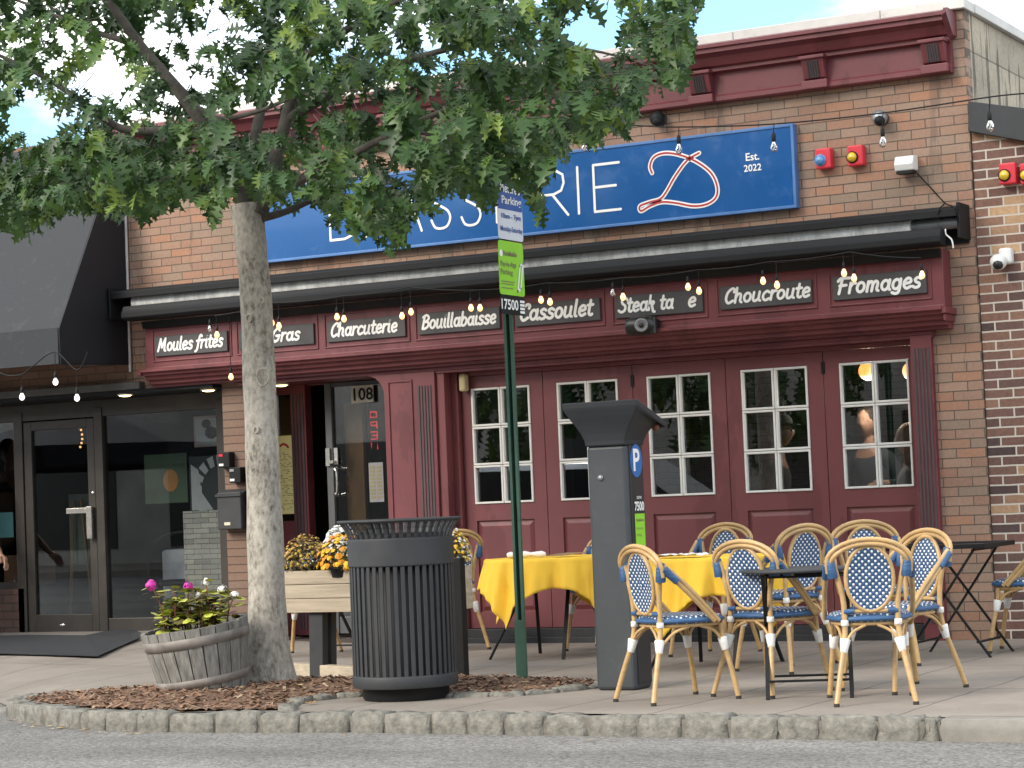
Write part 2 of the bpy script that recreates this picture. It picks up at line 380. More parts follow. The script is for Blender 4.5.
m_alu = mat('aluminium', (.33, .34, .35), .4, metal=.6, var=.08)
m_chrome = mat('brushed_steel', (.7, .68, .64), .25, metal=1, var=.05)
m_glass = glass('window_glass', (.80, .82, .82), 2.5)
m_glass2 = glass('shop_glass', (.80, .82, .83), .62)
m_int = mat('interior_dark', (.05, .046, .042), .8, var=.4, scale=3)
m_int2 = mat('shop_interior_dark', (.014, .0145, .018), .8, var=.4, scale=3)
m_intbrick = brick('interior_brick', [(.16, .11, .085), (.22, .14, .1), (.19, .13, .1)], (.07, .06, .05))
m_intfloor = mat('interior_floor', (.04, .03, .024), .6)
m_gold = mat('ochre_wood', (.34, .18, .06), .5, var=.25, scale=2, stretch=(6, 6, .6))
m_red = mat('alarm_red', (.62, .03, .05), .35, var=.05, dirt=(.4, .02, .03))
m_plastic = mat('black_plastic', (.014, .014, .015), .35, var=.1)
m_wplastic = mat('white_plastic', (.72, .72, .7), .4, var=.04)
m_yellowpaper = mat('menu_paper', (.84, .75, .34), .6, var=.06)
m_ink = mat('dark_print', (.2, .17, .09), .7)
m_bulb_on = emis('lit_bulb', (1.0, .46, .16), 1.15, (.9, .7, .5))
m_bulb_white = emis('lit_white_bulb', (1.0, .93, .82), .95)
m_bulb_off = glass('clear_bulb', (.9, .9, .88), 2.5)
m_bulb_core = mat('bulb_filament', (.75, .72, .66), .4)
m_lamp = emis('amber_globe', (1.0, .36, .07), 1.5)
m_soffit_lamp = emis('downlight', (1.0, .72, .30), 4.0)
m_neon = emis('red_neon', (1.0, .05, .05), .45, (.3, .02, .02))
m_tile = mat('cream_tile', (.62, .56, .45), .4)

# ================================================================== SETTING
def ground_h(x, y):
    a = min(1, max(0, (-5.4-x)/2.2)); a = a*a*(3-2*a)
    b = min(1, max(0, (y+3.2)/2.4)); b = b*b*(3-2*b)
    e = 0
    if x < -4.9:
        t = max(0, 1-(y-kerb_front(x)-.1)/.9); e = -.085*t*t*(3-2*t)*min(1, (-4.9-x)/.35)
    return .105*a*b+e
def kerb_front(x):
    pts = [(-40, -3.3), (-6.6, -3.45), (-5.6, -4.1), (-5.05, -4.56), (-4.85, -4.74), (-4.5, -4.99), (-4.1, -5.21), (-3.7, -5.35), (-3.3, -5.41), (-2.8, -5.40), (-2.0, -5.30), (8, -5.36), (60, -5.6)]
    for (a, b), (c, d) in zip(pts, pts[1:]):
        if a <= x <= c: return b+(d-b)*(x-a)/(c-a)
    return pts[-1][1]

def concrete(name):
    m, n, l, b = nodes(name)
    t = n.new('ShaderNodeTexCoord'); sp = n.new('ShaderNodeSeparateXYZ'); l.new(t.outputs['Object'], sp.inputs[0])
    wob = n.new('ShaderNodeTexNoise'); wob.inputs['Scale'].default_value = 1.1; wob.inputs['Detail'].default_value = 2; l.new(t.outputs['Object'], wob.inputs['Vector'])
    def M(op, a, bb=None, c=None):
        q = n.new('ShaderNodeMath'); q.operation = op
        for i, v in enumerate((a, bb, c)):
            if v is None: continue
            if isinstance(v, (int, float)): q.inputs[i].default_value = v
            else: l.new(v, q.inputs[i])
        return q.outputs[0]
    wx = M('ADD', sp.outputs['X'], M('MULTIPLY', wob.outputs['Fac'], .14))
    wy = M('ADD', sp.outputs['Y'], M('MULTIPLY', wob.outputs['Fac'], .12))
    def joint(coord, period, off, half):
        u = M('FLOORED_MODULO', M('ADD', coord, off), period)
        d = M('MINIMUM', u, M('SUBTRACT', period, u))
        return M('LESS_THAN', d, half)
    # slab tint per bay
    ix = M('FLOOR', M('DIVIDE', M('ADD', wx, 10-.44-.02), .64)); iy = M('FLOOR', M('DIVIDE', M('ADD', wy, 10+.59), 1.53))
    cb = n.new('ShaderNodeCombineXYZ'); l.new(ix, cb.inputs[0]); l.new(iy, cb.inputs[1])
    wn = n.new('ShaderNodeTexWhiteNoise'); l.new(cb.outputs[0], wn.inputs['Vector'])
    jx = joint(wx, .64, -.44-.02+6.4, .0065); jy = joint(wy, 1.53, .59+15.3, .0075)
    jj = M('MAXIMUM', jx, jy)
    n1 = n.new('ShaderNodeTexNoise'); n1.inputs['Scale'].default_value = 1.6; n1.inputs['Detail'].default_value = 9; n1.inputs['Roughness'].default_value = .65; l.new(t.outputs['Object'], n1.inputs['Vector'])
    n2 = n.new('ShaderNodeTexNoise'); n2.inputs['Scale'].default_value = 90; n2.inputs['Detail'].default_value = 4; l.new(t.outputs['Object'], n2.inputs['Vector'])
    r = n.new('ShaderNodeValToRGB'); e = r.color_ramp.elements; e[0].position = .28; e[0].color = (.185, .158, .134, 1); e[1].position = .72; e[1].color = (.30, .263, .226, 1)
    v = M('ADD', M('MULTIPLY', n1.outputs['Fac'], .72), M('ADD', M('MULTIPLY', n2.outputs['Fac'], .2), M('MULTIPLY', wn.outputs['Value'], .1)))
    l.new(v, r.inputs[0])
    # gum spots and stains
    vo = n.new('ShaderNodeTexVoronoi'); vo.inputs['Scale'].default_value = 4.2; l.new(t.outputs['Object'], vo.inputs['Vector'])
    gum = M('LESS_THAN', vo.outputs['Distance'], .045)
    mm = n.new('ShaderNodeMix'); mm.data_type = 'RGBA'; mm.inputs[7].default_value = (.13, .12, .115, 1)
    l.new(M('MULTIPLY', gum, .55), mm.inputs[0]); l.new(r.outputs[0], mm.inputs[6])
    m2 = n.new('ShaderNodeMix'); m2.data_type = 'RGBA'; m2.inputs[7].default_value = (.09, .08, .075, 1)
    l.new(M('MULTIPLY', jj, .85), m2.inputs[0]); l.new(mm.outputs[2], m2.inputs[6]); l.new(m2.outputs[2], b.inputs['Base Color'])
    b.inputs['Roughness'].default_value = .85; b.inputs['Specular IOR Level'].default_value = .3
    bp = n.new('ShaderNodeBump'); bp.inputs['Strength'].default_value = .35; bp.inputs['Distance'].default_value = .006
    l.new(M('SUBTRACT', n2.outputs['Fac'], M('MULTIPLY', jj, 2.)), bp.inputs['Height']); l.new(bp.outputs[0], b.inputs['Normal'])
    return m
m_walk = concrete('pavement_concrete')
m_road = mat('asphalt', (.18, .171, .16), .9, var=.16, scale=1.4, bump=.9, bscale=120)
_n = m_road.node_tree.nodes; _l = m_road.node_tree.links; _b = _n['Principled BSDF']; _src = _b.inputs['Base Color'].links[0].from_socket
_t = _n.new('ShaderNodeTexCoord'); _v = _n.new('ShaderNodeTexVoronoi'); _v.inputs['Scale'].default_value = 75; _l.new(_t.outputs['Object'], _v.inputs['Vector'])
_w = _n.new('ShaderNodeSeparateColor'); _l.new(_v.outputs['Color'], _w.inputs[0]); _m = _n.new('ShaderNodeMapRange'); _m.inputs[3].default_value = .55; _m.inputs[4].default_value = 1.5; _l.new(_w.outputs[0], _m.inputs[0])
_n2 = _n.new('ShaderNodeTexNoise'); _n2.inputs['Scale'].default_value = .55; _n2.inputs['Detail'].default_value = 7; _mp = _n.new('ShaderNodeMapping'); _mp.inputs['Scale'].default_value = (.35, 2.2, 1); _l.new(_t.outputs['Object'], _mp.inputs[0]); _l.new(_mp.outputs[0], _n2.inputs['Vector'])
_m2 = _n.new('ShaderNodeMapRange'); _m2.inputs[1].default_value = .3; _m2.inputs[2].default_value = .7; _m2.inputs[3].default_value = .75; _m2.inputs[4].default_value = 1.2; _l.new(_n2.outputs['Fac'], _m2.inputs[0])
_q = _n.new('ShaderNodeMath'); _q.operation = 'MULTIPLY'; _l.new(_m.outputs[0], _q.inputs[0]); _l.new(_m2.outputs[0], _q.inputs[1])
_x = _n.new('ShaderNodeMix'); _x.data_type = 'RGBA'; _x.blend_type = 'MULTIPLY'; _x.inputs[0].default_value = 1; _l.new(_src, _x.inputs[6]); _l.new(_q.outputs[0], _x.inputs[7]); _l.new(_x.outputs[2], _b.inputs['Base Color'])
m_granite = mat('granite_kerb', (.185, .175, .15), .85, var=.4, scale=22, bump=.9, bscale=45, dirt=(.12, .115, .1), dirtamt=.6)
m_conc = mat('kerb_concrete', (.22, .205, .18), .85, var=.15, scale=8, bump=.3, bscale=50)

mb = MB(); mb.add([(-200, -200, -.1), (200, -200, -.1), (200, 120, -.1), (-200, 120, -.1)], [(0, 1, 2, 3)])
tag(mb.build('road', m_road), kind='structure')
mb = MB(); xs = [-40, -25, -14]+[-12+.25*i for i in range(81)]+[12, 20, 40]
rows = [0, .02, .05, .1, .2, .3, .4, .5, .6, .7, .8, .9, 1]
vs = []
for x in xs:
    y0 = kerb_front(x)+.13
    for t in rows:
        y = y0+(1.2-y0)*t; vs.append((x, y, ground_h(x, y)))
k = len(rows); fs = [(i*k+j, (i+1)*k+j, (i+1)*k+j+1, i*k+j+1) for i in range(len(xs)-1) for j in range(k-1)]
mb.add(vs, fs, 0, True); tag(mb.build('pavement', m_walk), kind='structure')
mb = MB(); mb.add([(-40, -40, .02), (40, -40, .02), (40, -21, .02), (-40, -21, .02)], [(0, 1, 2, 3)]); mb.box(-40, 40, -21.13, -21, -.1, .02)
tag(mb.build('far_pavement', m_walk), kind='structure')

def rough_stone(mb, p, q, wd, z0, z1, rn, jit=.008):
    p = Vector((p[0], p[1], 0)); q = Vector((q[0], q[1], 0)); d = q-p; a = Vector((-d.y, d.x, 0)).normalized()*wd
    nx, ny, nz = 5, 3, 3; idx = {}; vs = []; fs = []
    for i in range(nx+1):
        for j in range(ny+1):
            for kk in range(nz+1):
                if 0 < i < nx and 0 < j < ny and 0 < kk < nz: continue
                u, v, w_ = i/nx, j/ny, kk/nz
                ex = (i in (0, nx))+(j in (0, ny))+(kk in (0, nz))
                P = p+d*u+a*v; P.z = z0+(z1-z0)*w_
                c = p+d*.5+a*.5; c.z = (z0+z1)/2
                if ex >= 2: P += (c-P).normalized()*(.004 if ex == 2 else .009)
                P += Vector((rn.uniform(-1, 1), rn.uniform(-1, 1), rn.uniform(-1, 1)))*jit
                idx[(i, j, kk)] = len(vs); vs.append(P)
    def quad(f):
        try: fs.append(tuple(idx[t] for t in f))
        except KeyError: pass
    for i in range(nx):
        for j in range(ny):
            quad([(i, j, 0), (i, j+1, 0), (i+1, j+1, 0), (i+1, j, 0)]); quad([(i, j, nz), (i+1, j, nz), (i+1, j+1, nz), (i, j+1, nz)])
        for kk in range(nz):
            quad([(i, 0, kk), (i+1, 0, kk), (i+1, 0, kk+1), (i, 0, kk+1)]); quad([(i, ny, kk), (i, ny, kk+1), (i+1, ny, kk+1), (i+1, ny, kk)])
    for j in range(ny):
        for kk in range(nz):
            quad([(0, j, kk), (0, j, kk+1), (0, j+1, kk+1), (0, j+1, kk)]); quad([(nx, j, kk), (nx, j+1, kk), (nx, j+1, kk+1), (nx, j, kk+1)])
    mb.add(vs, fs, 0, True)
def stones_along(mb, pts, lo, hi, wd, z0, z1, seed, gap=.012, jit=.0095):
    rn = random.Random(seed)
    P = [Vector((a, b)) for a, b in pts]; seg = [(b-a).length for a, b in zip(P, P[1:])]; tot = sum(seg)
    def at(s):
        for a, b, g in zip(P, P[1:], seg):
            if s <= g: return a+(b-a)*(s/g)
            s -= g
        return P[-1]
    s = 0
    while s < tot-.05:
        e = min(tot, s+rn.uniform(lo, hi)); p, q = at(s), at(e-gap)
        rough_stone(mb, p, q, wd, z0, z1+rn.uniform(-.006, .008), rn, jit); s = e
mb = MB()
fr = [(-5.06, -4.5)]+[(x, kerb_front(x)) for x in [-4.95, -4.72, -4.5, -4.3, -4.1, -3.9, -3.7, -3.5, -3.3, -3.05, -2.8, -2.4, -2.0, -1, 0, 1.3]]
stones_along(mb, fr, .2, .30, .14, -.16, .004, 3)
m_mort = mat('kerb_mortar', (.17, .155, .13), .9, var=.25, scale=30, bump=.4)
for (a, b), (c, d) in zip(fr, fr[1:]): mb.add([(a, b+.012, -.16), (c, d+.012, -.16), (c, d+.012, -.012), (a, b+.012, -.012), (a, b+.135, -.012), (c, d+.135, -.012)], [(0, 1, 2, 3), (3, 2, 5, 4)], 1)
tag(mb.build('kerb', [m_granite, m_mort]), kind='structure')
mb = MB(); rough_stone(mb, (1.3, kerb_front(1.3)), (3.9, kerb_front(3.9)), .16, -.16, .004, random.Random(5), .004); rough_stone(mb, (3.91, kerb_front(3.9)), (7.5, kerb_front(7.5)), .16, -.16, .002, random.Random(6), .004)
stones_along(mb, [(-14, -3.4), (-6.6, kerb_front(-6.6)), (-5.6, kerb_front(-5.6)), (-5.1, kerb_front(-5.1))], .7, .9, .13, -.16, -.088, 9, jit=.002)
tag(mb.build('kerb_concrete', m_conc), kind='structure')
# granite setts that edge the planting bed
mb = MB()
stones_along(mb, [(-2.42, -5.16), (-2.62, -4.86), (-2.66, -4.58), (-2.52, -4.36), (-2.2, -4.3), (-1.82, -4.4), (-1.5, -4.28), (-1.3, -3.98), (-1.22, -3.7), (-1.3, -3.45)], .17, .24, .1, -.08, .022, 21, jit=.01)
stones_along(mb, [(-4.05, -3.92), (-4.31, -4.12), (-4.58, -4.34), (-4.92, -4.5)], .18, .26, .1, -.08, .016, 22, jit=.009)
tag(mb.build('bed_edging', m_granite), kind='structure')

# bark mulch of the tree bed
m_mulch = mat('bark_mulch', (.15, .088, .056), .95, var=.5, scale=45, bump=1.0, bscale=60, dirt=(.2, .13, .085), dirtamt=.6)
bed = [(-4.88, -4.56), (-4.5, -4.86), (-4.1, -5.08), (-3.7, -5.22), (-3.3, -5.28), (-2.8, -5.27), (-2.52, -5.16), (-2.68, -4.86), (-2.72, -4.56), (-2.56, -4.3), (-2.2, -4.22), (-1.82, -4.32), (-1.56, -4.2), (-1.38, -3.95), (-1.32, -3.7), (-1.4, -3.42), (-2.3, -3.3), (-3.6, -3.42), (-3.95, -3.6), (-4.1, -3.95), (-4.32, -4.14), (-4.6, -4.37)]
def inside(x, y, poly):
    c = False
    for (a, b), (d, e) in zip(poly, poly[1:]+poly[:1]):
        if (b > y) != (e > y) and x < (d-a)*(y-b)/(e-b)+a: c = not c
    return c
def edge_d(x, y, poly):
    best = 9
    for (a, b), (d, e) in zip(poly, poly[1:]+poly[:1]):
        t = max(0, min(1, ((x-a)*(d-a)+(y-b)*(e-b))/((d-a)**2+(e-b)**2+1e-9))); best = min(best, math.hypot(x-a-t*(d-a), y-b-t*(e-b)))
    return best
def mulch_h(x, y):
    d = edge_d(x, y, bed) if inside(x, y, bed) else 0
    return .008+.055*min(1, d/.45)
mb = MB(); st = .035; grid = {}
for i in range(106):
    for j in range(59):
        x, y = -4.94+i*st, -5.31+j*st
        if inside(x, y, bed):
            grid[(i, j)] = len(mb.v); mb.v.append((x+rnd.uniform(-.01, .01), y+rnd.uniform(-.01, .01), mulch_h(x, y)+rnd.uniform(-.007, .009)))
for (i, j) in grid:
    q = [(i, j), (i+1, j), (i+1, j+1), (i, j+1)]
    if all(t in grid for t in q): mb.f.append(tuple(grid[t] for t in q)); mb.mi.append(0); mb.sm.append(False)
m_chip = mat('mulch_chip', (.23, .13, .08), .9, var=.5, scale=14)
m_chip2 = mat('pale_mulch_chip', (.3, .22, .15), .9, var=.4, scale=14)
for _ in range(5200):
    x, y = rnd.uniform(-4.88, -1.3), rnd.uniform(-5.28, -3.3)
    if not inside(x, y, bed): continue
    z = mulch_h(x, y)+rnd.uniform(.002, .014); a = rnd.uniform(0, 6.28); ln = rnd.uniform(.008, .03); wd_ = rnd.uniform(.003, .009); tl = rnd.uniform(-.5, .5)
    dx, dy = math.cos(a)*ln, math.sin(a)*ln; ex, ey = -math.sin(a)*wd_, math.cos(a)*wd_
    mb.add([(x-dx-ex, y-dy-ey, z-tl*ln), (x+dx-ex, y+dy-ey, z+tl*ln), (x+dx+ex, y+dy+ey, z+tl*ln+.003), (x-dx+ex, y-dy+ey, z-tl*ln+.004)], [(0, 1, 2, 3)], 1 if rnd.random() < .8 else 2)
tag(mb.build('mulch', [m_mulch, m_chip, m_chip2]), kind='stuff')

# ================================================================== RESTAURANT BUILDING
B = thing('restaurant_building', 'single storey tan brick restaurant with burgundy cornice, folding doors and shopfront', 'building', (-3.7, 0, 0))
mb = MB()
mb.box(-7.48, 0, 0, .12, 2.2, 4.47); mb.box(-.36, 0, 0, .12, 0, 2.2)
mb.build('wall', m_brick, B)
mb = MB(); mb.box(-6.575, -6.3, .03, .2, 0, 2.2); mb.build('pier', m_brick_head, B)
mb = MB(); mb.box(-.16, -.012, .122, 9, 0, 4.47); mb.box(-7.48, -7.36, .122, 9, 2.25, 4.3); mb.box(-7.36, -.16, 8.85, 9, 0, 4.3)
mb.build('side_wall', m_conc_block, B)
mb = MB(); mb.box(-7.34, -.18, .14, 8.8, 3.75, 3.85); mb.build('roof', mat('roofing', (.08, .08, .08), .9), B)
mb = MB(); x = -7.5
while x < .02:
    x2 = min(.025, x+1.15); mb.box(x, x2-.004, -.05, .2, 4.472, 4.545); x = x2
y = .2
while y < 9: mb.box(-.2, .03, y+.003, min(9, y+1.6), 4.472+.001, 4.545); y += 1.6
mb.build('coping', m_stone, B, bevel=.006)
# interior of the dining room
mb = MB(); mb.box(-6.2, -.2, 6.5, 6.6, 0, 3.3); mb.build('back_wall', m_intbrick, B)
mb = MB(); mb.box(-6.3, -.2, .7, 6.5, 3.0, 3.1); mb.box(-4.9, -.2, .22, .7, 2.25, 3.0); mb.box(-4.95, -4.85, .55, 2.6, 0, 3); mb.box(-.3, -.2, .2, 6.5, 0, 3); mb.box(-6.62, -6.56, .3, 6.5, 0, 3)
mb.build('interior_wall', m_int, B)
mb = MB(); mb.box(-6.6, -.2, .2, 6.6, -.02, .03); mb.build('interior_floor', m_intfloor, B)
# cornice
def xprof(mb, x0, x1, prof, mi=0):
    """moulding: profile (y, z) swept along X"""
    vs = [(x0, a, b) for a, b in prof]+[(x1, a, b) for a, b in prof]; k = len(prof)
    mb.add(vs, [tuple(range(k)), tuple(range(2*k-1, k-1, -1))]+[((i+1) % k, i, i+k, (i+1) % k+k) for i in range(k)], mi)
mb = MB(); xprof(mb, -7.46, -.09, [(-.002, 4.02), (-.075, 4.02), (-.085, 4.03), (-.085, 4.06), (-.07, 4.075), (-.05, 4.08), (-.05, 4.24), (-.10, 4.25), (-.10, 4.275), (-.13, 4.285), (-.145, 4.31), (-.165, 4.345), (-.2, 4.365), (-.22, 4.37), (-.22, 4.40), (-.24, 4.405), (-.24, 4.43), (-.10, 4.468), (-.002, 4.468)])
mb.box(-.0899, -.06, -.19, -.003, 4.36, 4.46); mb.prism([(-.0898, -.10, 4.26), (-.0898, -.003, 4.26), (-.0898, -.003, 4.43), (-.0898, -.24, 4.43), (-.0898, -.24, 4.40)], (.035, 0, .02))
cor = mb.build('cornice', m_burg, B)
bx = [-.2-.905*i for i in range(9)]
for x in bx:
    mb = MB(); mb.prism([(x-.085, -.051, 4.08), (x-.085, -.1, 4.1), (x-.085, -.145, 4.225), (x-.085, -.15, 4.25), (x-.085, -.051, 4.25)], (.17, 0, 0))
    mb.box(x-.1, x+.1, -.165, -.05, 4.235, 4.262); mb.box(x-.1, x+.1, -.12, -.05, 4.022, 4.085)
    br = mb.build('bracket', m_burg, cor, bevel=.006)
    mb = MB(); mb.prism([(x-.045, -.105, 4.1), (x-.045, -.108, 4.102), (x-.045, -.15, 4.222), (x-.045, -.146, 4.222)], (.09, 0, 0))
    for t in range(-2, 3): mb.bar((x+t*.018, -.111, 4.105), (x+t*.018, -.153, 4.222), .006, .008)
    mb.build('bracket_inlay', m_flute, br)
# fascia with its stepped ledge
mb = MB(); xprof(mb, -7.2, -.19, [(-.002, 2.2), (-.1, 2.2), (-.1, 2.222), (-.15, 2.226), (-.155, 2.255), (-.19, 2.262), (-.2, 2.29), (-.235, 2.297), (-.24, 2.318), (-.27, 2.325), (-.27, 2.35), (-.185, 2.358), (-.18, 2.368), (-.18, 2.76), (-.002, 2.76)])
mb.box(-.1899, -.16, -.262, -.002, 2.3, 2.347); mb.box(-.1898, -.175, -.23, -.002, 2.25, 2.2995); mb.box(-7.24, -7.2001, -.262, -.002, 2.3, 2.347)
fas = mb.build('fascia', m_burg, B, bevel=.003, seg=1)
BX = [(-7.09, -6.34), (-6.22, -5.48), (-5.35, -4.61), (-4.49, -3.75), (-3.61, -2.88), (-2.75, -2.03), (-1.89, -1.17), (-1.01, -.31)]
for a, b in BX:
    mb = MB(); a2, b2, z0, z1 = a-.035, b+.035, 2.41, 2.69; t = .013
    for x0, x1, zz0, zz1 in ((a2, b2, z1-t, z1), (a2, b2, z0, z0+t), (a2, a2+t, z0+t, z1-t), (b2-t, b2, z0+t, z1-t)): mb.box(x0, x1, -.189, -.179, zz0, zz1)
    mb.build('panel_moulding', m_burg, fas, bevel=.004)
# header over the doors, piers of the shopfront
mb = MB(); mb.box(-6.36, -.34, -.05, -.001, 2.17, 2.2); mb.box(-4.45, -.33, -.04, .18, 2.15, 2.21); mb.build('header', m_burg, B, bevel=.004)
mb = MB(); mb.box(-.5, -.345, -.055, .118, 0, 2.17)
for t in range(5): mb.box(-.48+t*.026, -.466+t*.026, -.062, -.05, .12, 2.08, 1)
mb.build('fluted_pilaster', [m_burg, m_flute], B, bevel=.002, seg=1)
mb = MB(); mb.box(-4.92, -4.445, -.055, .18, 0, 2.17)
for t in range(5): mb.box(-4.6+t*.027, -4.585+t*.027, -.062, -.05, .12, 2.06, 1)
for x0, x1, z0, z1 in ((-4.885, -4.65, 2.1, 2.118), (-4.885, -4.65, .2, .218), (-4.885, -4.867, .218, 2.1), (-4.668, -4.65, .218, 2.1)): mb.box(x0, x1, -.066, -.054, z0, z1)
mb.build('fluted_pilaster', [m_burg, m_flute], B, bevel=.002, seg=1)
# rounded corner of the entrance arch
def corner(xc, sgn):
    p = [(xc, -.052, 2.172)]
    for i in range(7):
        t = math.pi/2*i/6; p.append((xc-sgn*.17*(1-math.sin(t)), -.052, 2.172-.17*(1-math.cos(t))))
    mb = MB(); mb.prism(p[::-1] if sgn > 0 else p, (0, .1, 0)); mb.build('arch_corner', m_burg, B)
corner(-4.9205, 1); corner(-6.2995, -1)
mb = MB(); mb.box(-6.3, -6.26, -.052, .03, 0, 2.0); mb.box(-6.56, -4.9, .06, .62, 2.175, 2.24); mb.build('entrance_reveal', m_burg, B)
# baseboard, sill under the folding doors
mb = MB(); mb.box(-4.445, -.5, .06, .17, -.01, .11); mb.box(-4.445, -.5, .0, .06, -.01, .045); mb.build('threshold', m_dark, B, bevel=.004)
# folding doors: five leaves
seam = [-4.305, -3.565, -2.785, -2.01, -1.23, -.505]
mb = MB(); mb.box(-4.444, -4.37, -.03, .2, .0, 2.15); mb.box(-4.37, -4.308, .07, .2, .11, 2.15); mb.box(-4.37, -.5, .09, .2, 2.118, 2.15); mb.build('door_jamb', m_burg2, B, bevel=.004)
for a, b in zip(seam, seam[1:]):
    a2, b2 = a+.003, b-.003; cx = (a+b)/2
    if a == seam[0]: cx = -3.945
    if b == seam[-1]: cx = -.84
    wx0, wx1, wz0, wz1 = cx-.265, cx+.265, 1.095, 2.02; px0, px1, pz0, pz1 = cx-.26, cx+.26, .24, .965
    mb = MB(); Y0, Y1 = .12, .165
    mb.box(a2, wx0, Y0, Y1, .115, 2.115); mb.box(wx1, b2, Y0, Y1, .115, 2.115)
    mb.box(wx0, wx1, Y0, Y1, wz1, 2.115); mb.box(wx0, wx1, Y0, Y1, pz1, wz0); mb.box(wx0, wx1, Y0, Y1, .115, pz0)
    mb.box(wx0, px0, Y0, Y1, pz0, pz1); mb.box(px1, wx1, Y0, Y1, pz0, pz1)
    d = mb.build('door', m_burg2, B)
    mb = MB(); i1 = .045; mb.box(px0, px1, .138, .16, pz0, pz1)
    vs = [(px0+.012, .138, pz0+.012), (px1-.012, .138, pz0+.012), (px1-.012, .138, pz1-.012), (px0+.012, .138, pz1-.012), (px0+i1, .122, pz0+i1), (px1-i1, .122, pz0+i1), (px1-i1, .122, pz1-i1), (px0+i1, .122, pz1-i1)]
    mb.add(vs, [(0, 1, 5, 4), (1, 2, 6, 5), (2, 3, 7, 6), (3, 0, 4, 7), (4, 5, 6, 7)]); mb.build('raised_panel', m_burg2, d)
    mb = MB(); t = .0165
    def lights(mb, x0, x1, z0, z1): # one white frame round each of the six lights
        for p0, p1, q0, q1 in ((x0, x1, z1-t, z1), (x0, x1, z0, z0+t), (x0, x0+t, z0+t, z1-t), (x1-t, x1, z0+t, z1-t)): mb.box(p0, p1, .108, .15, q0, q1)
    zs = [wz0+(wz1-wz0)*i/3 for i in range(4)]; xm = (wx0+wx1)/2
    for i in range(3): lights(mb, wx0+.001, xm-.002, zs[i]+.002, zs[i+1]-.002); lights(mb, xm+.002, wx1-.001, zs[i]+.002, zs[i+1]-.002)
    wf = mb.build('window_frame', m_white, d, bevel=.003, seg=1)
    mb = MB(); mb.box(wx0+.01, wx1-.01, .138, .142, wz0+.01, wz1-.01); mb.build('pane', m_glass, d)
    if a in (seam[1], seam[3]):
        mb = MB()
        for z in (.7, 1.95): mb = MB(); mb.box(b-.012, b+.012, .11, .121, z, z+.09); mb.build('hinge', m_black, d)
# entrance: menu window, jamb, open doorway and glass door
mb = MB(); mb.box(-6.56, -6.19, .5, .56, .05, 1.02); mb.box(-6.56, -6.19, .5, .56, 2.1, 2.18); mb.box(-6.56, -6.5, .5, .56, 1.02, 2.1); mb.box(-6.5, -6.2, .49, .501, .25, .9); mb.build('menu_window_frame', m_burg, B, bevel=.004)
mb = MB(); mb.box(-6.5, -6.19, .53, .535, 1.02, 2.1); mb.build('pane', m_glass, B)
mb = MB(); mb.box(-6.45, -6.22, .62, .66, 1.5, 2.1); mb.build('wood_reflection', m_gold, B)  # brown panel stands for the wood-coloured reflection in the menu window
mb = MB(); mb.box(-6.19, -6.04, .48, .58, .05, 2.18)
for t in range(4): mb.box(-6.175+t*.033, -6.158+t*.033, .472, .482, .1, 2.1, 1)
mb.build('door_jamb', [m_burg, m_flute], B)
mb = MB(); mb.box(-5.08, -4.9, .5, .58, .05, 2.18); mb.box(-6.04, -5.08, .52, .58, 2.165, 2.18); mb.build('door_frame', m_burg, B)
dr = MB(); dr.box(-5.83, -5.765, .46, .52, .06, 2.17); dr.box(-5.765, -5.08, .47, .515, 2.135, 2.17); dr.box(-5.765, -5.08, .47, .515, .06, .2); dr.box(-5.13, -5.08, .47, .515, .2, 2.135)
dr = dr.build('entrance_door', mat('door_grey', (.075, .08, .085), .45), B, bevel=.004)
mb = MB(); mb.box(-5.765, -5.13, .49, .496, .2, 2.135); mb.build('pane', m_glass, dr)
mb = MB(); mb.tube(smooth_pts([(-5.73, .47, 1.22), (-5.73, .41, 1.23), (-5.7, .405, 1.25), (-5.7, .405, 1.42), (-5.73, .41, 1.44), (-5.73, .47, 1.45)], 3), .011); mb.build('handle', m_chrome, dr)
mb = MB(); mb.box(-5.825, -5.785, .44, .462, 1.47, 1.62); mb.box(-5.80, -5.74, .42, .44, 1.49, 1.515); mb.box(-5.755, -5.72, .462, .472, 1.48, 1.62); mb.build('lock', m_chrome, dr)
# things behind the glass door
mb = MB(); mb.box(-5.74, -5.56, .62, .66, .9, 2.0); mb.build('wood_panel', m_gold, B)
mb = MB(); mb.box(-6.3, -5.6, 1.9, 2.0, 0, 2.2); mb.build('bar_back', mat('bar_back', (.05, .035, .03), .5, var=.6, scale=7), B)

# house number, sits on the glass
t0 = thing('house_number', 'black 108 on three cream tiles above the glass entrance door', 'house number', (-5.45, .46, 2.0))
for i, ch in enumerate('108'):
    x = -5.555+i*.074
    mb = MB(); mb.box(x, x+.07, .452, .462, 1.985, 2.13); tl = mb.build('tile', m_tile, t0)
    mb = MB(); text(mb, ch, (x+.035, .452, 2.005), UX, UZ, height=.105, bold=.02, align='C'); mb.build('digit', m_black, tl)
ne = thing('neon_sign', 'red OPEN neon sign hanging upright behind the entrance door glass', 'neon sign', (-5.375, .56, 1.5))
letters = {'O': [[(-.4, .3), (-.4, -.3), (.4, -.3), (.4, .3), (-.4, .3)]], 'P': [[(-.4, -.4), (-.4, .4), (.4, .3), (.35, -.05), (-.4, -.05)]], 'E': [[(.4, .4), (-.4, .4), (-.4, -.4), (.4, -.4)], [(-.4, 0), (.2, 0)]], 'N': [[(-.4, -.4), (-.4, .4), (.4, -.4), (.4, .4)]]}
for i, ch in enumerate('OPEN'):
    mb = MB()
    for st in letters[ch]: mb.tube([(-5.41-p[0]*.075, .56, 1.885-i*.088+p[1]*.075) for p in st], .007, 5)
    mb.build('letter', m_neon, ne)
